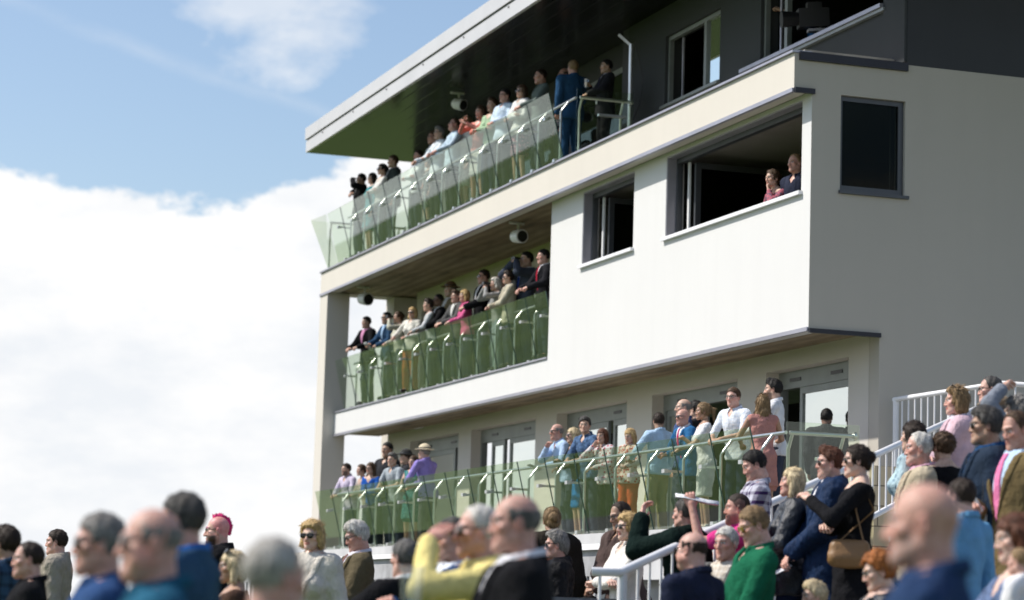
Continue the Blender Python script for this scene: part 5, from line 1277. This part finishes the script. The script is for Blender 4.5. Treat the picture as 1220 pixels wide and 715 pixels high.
G('man with dark grey hair in a blue jacket, blurred beside the bald man', 220, 587, 9.7, face=112, hair=('short', 'darkgrey'), skin='ruddy', top=jk((.035, .085, .16)), under=((.04, .14, .42), 'plain', None), group=GF)
G('man with a bright pink mohawk, glasses and dark beard', 261, 615, 18, face=92, hair=('mohawk', 'pink'), glasses='clear', beard=.9, skin='pink', top=('coat', BLK, 'plain', None), build=1.1, fat=.7)
G('blonde woman with sunglasses pushed up, low between the blurred men', 279, 656, 14.3, face=84, sex='f', hair=('bob', 'platinum'), glasses='up', skin='tan', top=('top', (.07, .04, .03), 'plain', None))
G('blurred man with grey side hair seen from behind', 328, 640, 6.0, face=238, hair=('rec', 'silver'), skin='ruddy', top=sh_((.04, .045, .09)), group=GF)
p = G('curly blonde woman in sunglasses and a cream jacket', 373, 621, 17.5, face=28, sex='f', hair=('shag', 'blond'), glasses='sun', skin='pale', top=('jacket', (.60, .56, .50), 'plain', None), under=((.62, .58, .52), 'plain', None), low=tr(NVY), arms=('down', 'front'))
p = G('white haired man in a brown tweed jacket reading a race card', 422, 622, 18.5, face=78, nod=-16, hair=('thick', 'white'), glasses='clear', skin='ruddy', top=jk((.11, .09, .055), 'tweed'), under=((.62, .60, .66), 'plain', None), tie=(.30, .16, .14), low=tr((.10, .09, .07)), arms=('front', ((.34, .40, 1.12), (1, .2, -.4), 'grip', 't')))
card(p, -1, 'folded white race card read by the man in tweed', .10, .20, .75)
p = G('man in a black suit seen from behind holding a white card', 484, 643, 13.3, face=135, hair=('short', 'pepper'), skin='pink', top=jk(BLK), under=((.7, .7, .7), 'plain', None), arms=(((.36, .38, 1.12), (1, 0, -.5), 'grip', 't'), 'down'))
card(p, -1, 'white race card in the hand of the black suited man', .16, .22, 1.1, mat=M_PAPER)
p = G('dark haired man in a blue blazer behind the yellow jumper', 541, 617, 12.2, face=70, hair=('short', 'darkgrey'), skin='ruddy', top=jk((.02, .05, .13)), under=((.7, .74, .82), 'plain', None), arms=('down', 'drink'), group=GF)
cc = ray(495, 704); cc = cc*(9.2/(cc@CF)); cup(dict(hand={1: cc}, dir=np.array([-1., 0, 0])), 1, 'clear plastic cup with printed mark at the foot of the crowd', h=.13, r=.045)
G('white haired man in a lemon yellow jumper shading his eyes', 572, 601, 10.2, face=80, hair=('rec', 'white'), glasses='sun', skin='ruddy', top=sh_((.80, .68, .27), 'knit'), under=None, arms=(((.12, .21, 1.575), (.8, .6, -.75), 'flat', 't'), 'down'), group=GF, build=1.05)
G('tall man with cropped grey hair in a black suit and white collar', 617, 587, 9.1, face=82, hair=('bald', 'pepper'), skin='ruddy', top=jk(BLK), under=((.76, .76, .80), 'plain', None), group=GF)
G('man with swept back grey hair, sunglasses and a black puffer jacket', 664, 633, 19.1, face=88, hair=('swept', 'grey'), glasses='sun', skin='ruddy', top=('coat', BLK, 'puffer', None))
G('woman with a messy blonde bun seen from behind', 658, 605, 19.4, face=170, sex='f', hair=('bun', 'sandy'), top=('coat', (.03, .025, .02), 'plain', None))
p = G('dark haired man in a brown jacket leaning on the fence', 737, 598, 19.6, face=62, nod=-14, hair=('rec', 'darkbrown'), skin='tan', glasses='clear', top=('coat', (.085, .06, .055), 'plain', None), arms=('front', 'cross'), lean=8)
card(p, -1, 'dark tablet held by the man in the brown jacket', .18, .25, -.5, mat=M_BLACK, name='tablet', th=.008)
G('blonde woman in sunglasses and a white cardigan with folded arms', 749, 612, 17.4, face=64, sex='f', hair=('shag', 'blond'), glasses='sun', skin='pale', top=sh_((.74, .71, .66), 'knit'), low=('longskirt', (.70, .68, .66), 'plain', None), arms=('cross', 'cross'))
G('grey haired man in a dark green fleece with one arm raised', 817, 594, 16.2, face=118, hair=('short', 'darkgrey'), skin='pink', top=('coat', (.007, .016, .014), 'knit', None), arms=(((.13, .27, 1.60), (.7, .4, -1.4), 'relax', 't'), 'down'), build=1.08, lean=4)
G('bald man in a navy jacket seen from behind', 826, 633, 13.8, face=120, hair=('bald', 'darkbrown'), glasses='sun', skin='pink', top=sh_((.02, .025, .05)), build=1.15, fat=.7, group=GF)
p = G('bald man in a pink polo shirt holding a card above his eyes', 880, 588, 17.2, face=85, hair=('buzz', 'darkbrown'), skin='ruddy', beard=.4, top=sh_((.68, .05, .25)), sleeve='short', arms=(((.12, .32, 1.62), (.3, 1, -1.2), 'grip', 't'), 'down'), fat=.7, build=1.05)
card(p, -1, 'long pink and white card held up as an eye shade', .12, .30, .02, out=-.16, name='race_card')
G('white haired man in a checked shirt and grey waistcoat', 866, 628, 16.9, face=35, hair=('short', 'white'), skin='ruddy', hd=0, top=jk((.12, .12, .12)), under=((.55, .48, .40), 'check', (.66, .62, .56)), low=tr(CHR))
p = G('man in a green jumper and amber sunglasses looking down', 893, 604, 15.2, face=72, nod=-18, hair=('short', 'sandy'), glasses='amber', skin='pink', top=sh_((.012, .12, .062), 'knit'), under=None, arms=('belly', 'belly'), build=1.05)
p = G('dark haired man in a blue and red plaid shirt looking down', 894, 537, 17.4, face=80, nod=-20, hair=('short', 'black'), skin='pink', top=sh_((.50, .50, .58), 'plaid', (.05, .03, .09)), sleeve='short', low=tr(DNM), arms=('belly', 'belly'), beard=.4)
p = G('blonde woman in a black leather jacket looking up', 947, 558, 15.8, face=88, sex='f', hair=('bob', 'platinum'), nod=6, skin='pink', top=('jacket', (.018, .022, .030), 'leather', None), low=tr(NVY), arms=('front', 'belly'))
card(p, -1, 'open white race card held by the woman in leather', .15, .21, .6)
p = G('young man in sunglasses and a navy padded jacket', 990, 533, 17.0, face=82, hair=('quiff', 'auburn'), glasses='sun', skin='pink', top=('coat', (.014, .03, .075), 'puffer', None), under=((.74, .74, .78), 'plain', None), low=tr(NVY), arms=('belly', 'belly'))
card(p, -1, 'white race card in the folded hands of the navy padded jacket', .15, .22, -.7)
p = G('woman in sunglasses and a long black dress with dark hair tied back', 1022, 530, 16.2, face=84, sex='f', hair=('bun', 'darkbrown'), glasses='sun', skin='pale', top=('dress', BLK, 'plain', None), low=('longskirt', BLK, 'plain', None), arms=(((.06, .30, 1.36), (1, -.1, -1), 'relax', 't'), 'cross'))
handbag(p['pt']((-.21, .06, 1.02)), 'tan leather shoulder bag on the hip of the black dress', (.24, .13, .05), w=.24, h=.16, strap=[p['pt']((-.17, .02, 1.30)), p['pt']((-.13, -.02, 1.47)), p['pt']((-.14, -.10, 1.30))], d=p['dir'])
G('young blond child at the foot of the steps', 971, 693, 15.0, face=70, sex='f', hair=('thick', 'platinum'), top=sh_((.4, .3, .3)), cat='child')

G('woman with short ginger hair and glasses in a black leather jacket', 1043, 658, 13.2, face=80, sex='f', nod=-14, hair=('curly', 'ginger'), glasses='clear', skin='pale', top=('jacket', BLK, 'leather', None), under=((.6, .42, .35), 'plain', None))
G('white haired man with a moustache in a cream blazer and pink shirt', 1096, 515, 16.8, face=84, hair=('rec', 'white'), skin='ruddy', beard=.25, top=jk((.48, .41, .30)), under=((.62, .36, .46), 'plain', None))
G('dark haired woman in a pale blue spotted blouse behind the cream blazer', 1089, 502, 17.6, face=110, sex='f', hair=('bob', 'darkbrown'), top=sh_((.45, .60, .66), 'floral', (.25, .36, .44)))
G('woman with curly dark brown hair and a black top', 1124, 516, 16.0, face=140, sex='f', hair=('curly', 'brown'), top=('top', BLK, 'plain', None))
G('blonde woman in a pale pink blazer with sunglasses on her head', 1141, 461, 17.6, face=84, sex='f', hair=('shag', 'sandy'), glasses='up', skin='pink', top=('jacket', (.62, .44, .50), 'suit', None), under=((.66, .60, .70), 'plain', None), arms=('cross', 'cross'))
G('balding grey man in glasses and a navy coat, highest on the steps', 1181, 448, 18.8, face=84, hair=('rec', 'darkgrey'), glasses='clear', skin='pink', top=('coat', NVY, 'plain', None))
G('person in a tan flat cap behind the navy blazer', 1187, 470, 16.8, face=100, hair=('short', 'grey'), hat=('cap', (.30, .22, .14)), top=jk((.06, .07, .09)))
p = G('tanned man in sunglasses and a navy blazer over a blue shirt', 1176, 485, 14.6, face=80, hair=('thick', 'darkgrey'), glasses='sun', skin='tan', hd=-5, top=jk((.022, .035, .060)), under=((.015, .06, .16), 'plain', None), low=tr((.2, .2, .2)), build=1.08)
badge(p, 'white lanyard badge hanging on the navy blazer', (-.05, .17, .95))
p = G('man in a tan jacket and bright pink tie looking down at his phone', 1208, 490, 13.7, face=52, nod=-12, hair=('rec', 'brown'), skin='ruddy', top=jk((.17, .125, .06)), under=((.50, .66, .84), 'plain', None), tie=(.78, .22, .42), low=tr(NVY), arms=('down', ((.04, .25, 1.19), (.8, -.6, -.8), 'grip', 't')), build=1.08)
phone(p, 1, 'white phone in the hand of the tan jacket man')
badge(p, 'white and orange badge on the tan jacket', (.10, .15, 1.12))
G('grey haired person at the right frame edge with a hand on the head', 1214, 473, 15.2, face=100, hair=('curly', 'grey'), top=sh_((.2, .22, .26)), arms=('scalp', 'down'))
G('bald man in a blue shirt, large and blurred in front', 1104, 573, 6.2, face=97, hair=('shaved', 'grey'), beard=.5, skin='ruddy', glasses=None, top=sh_((.025, .05, .12)), group=GF, build=1.05)
G('brown haired man in a sky blue jumper seen from behind', 1146, 570, 13.6, face=125, hair=('short', 'darkbrown'), skin='pink', top=sh_((.13, .31, .52), 'knit'), group=GF)
p = G('auburn haired woman holding a baby at the right edge', 1209, 612, 11.5, face=72, sex='f', hair=('bob', 'auburn'), skin='pale', top=('top', (.10, .14, .24), 'denim', None), arms=('hug', 'hug'), nod=-6, group=GF)
hd_ = ray(1216, 655); hd_ = hd_*(11.0/(hd_@CF))
person('baby in a white top held against a shoulder', 1215, 652, D=11.0, H=1.02, sit=True, face=110, hair=('buzz', 'sandy'), skin='pink', top=sh_((.72, .72, .74)), low=tr((.2, .3, .5)), cat='baby')
print('VERTS', VERTS, 'script s', round(time.time()-T0, 1))
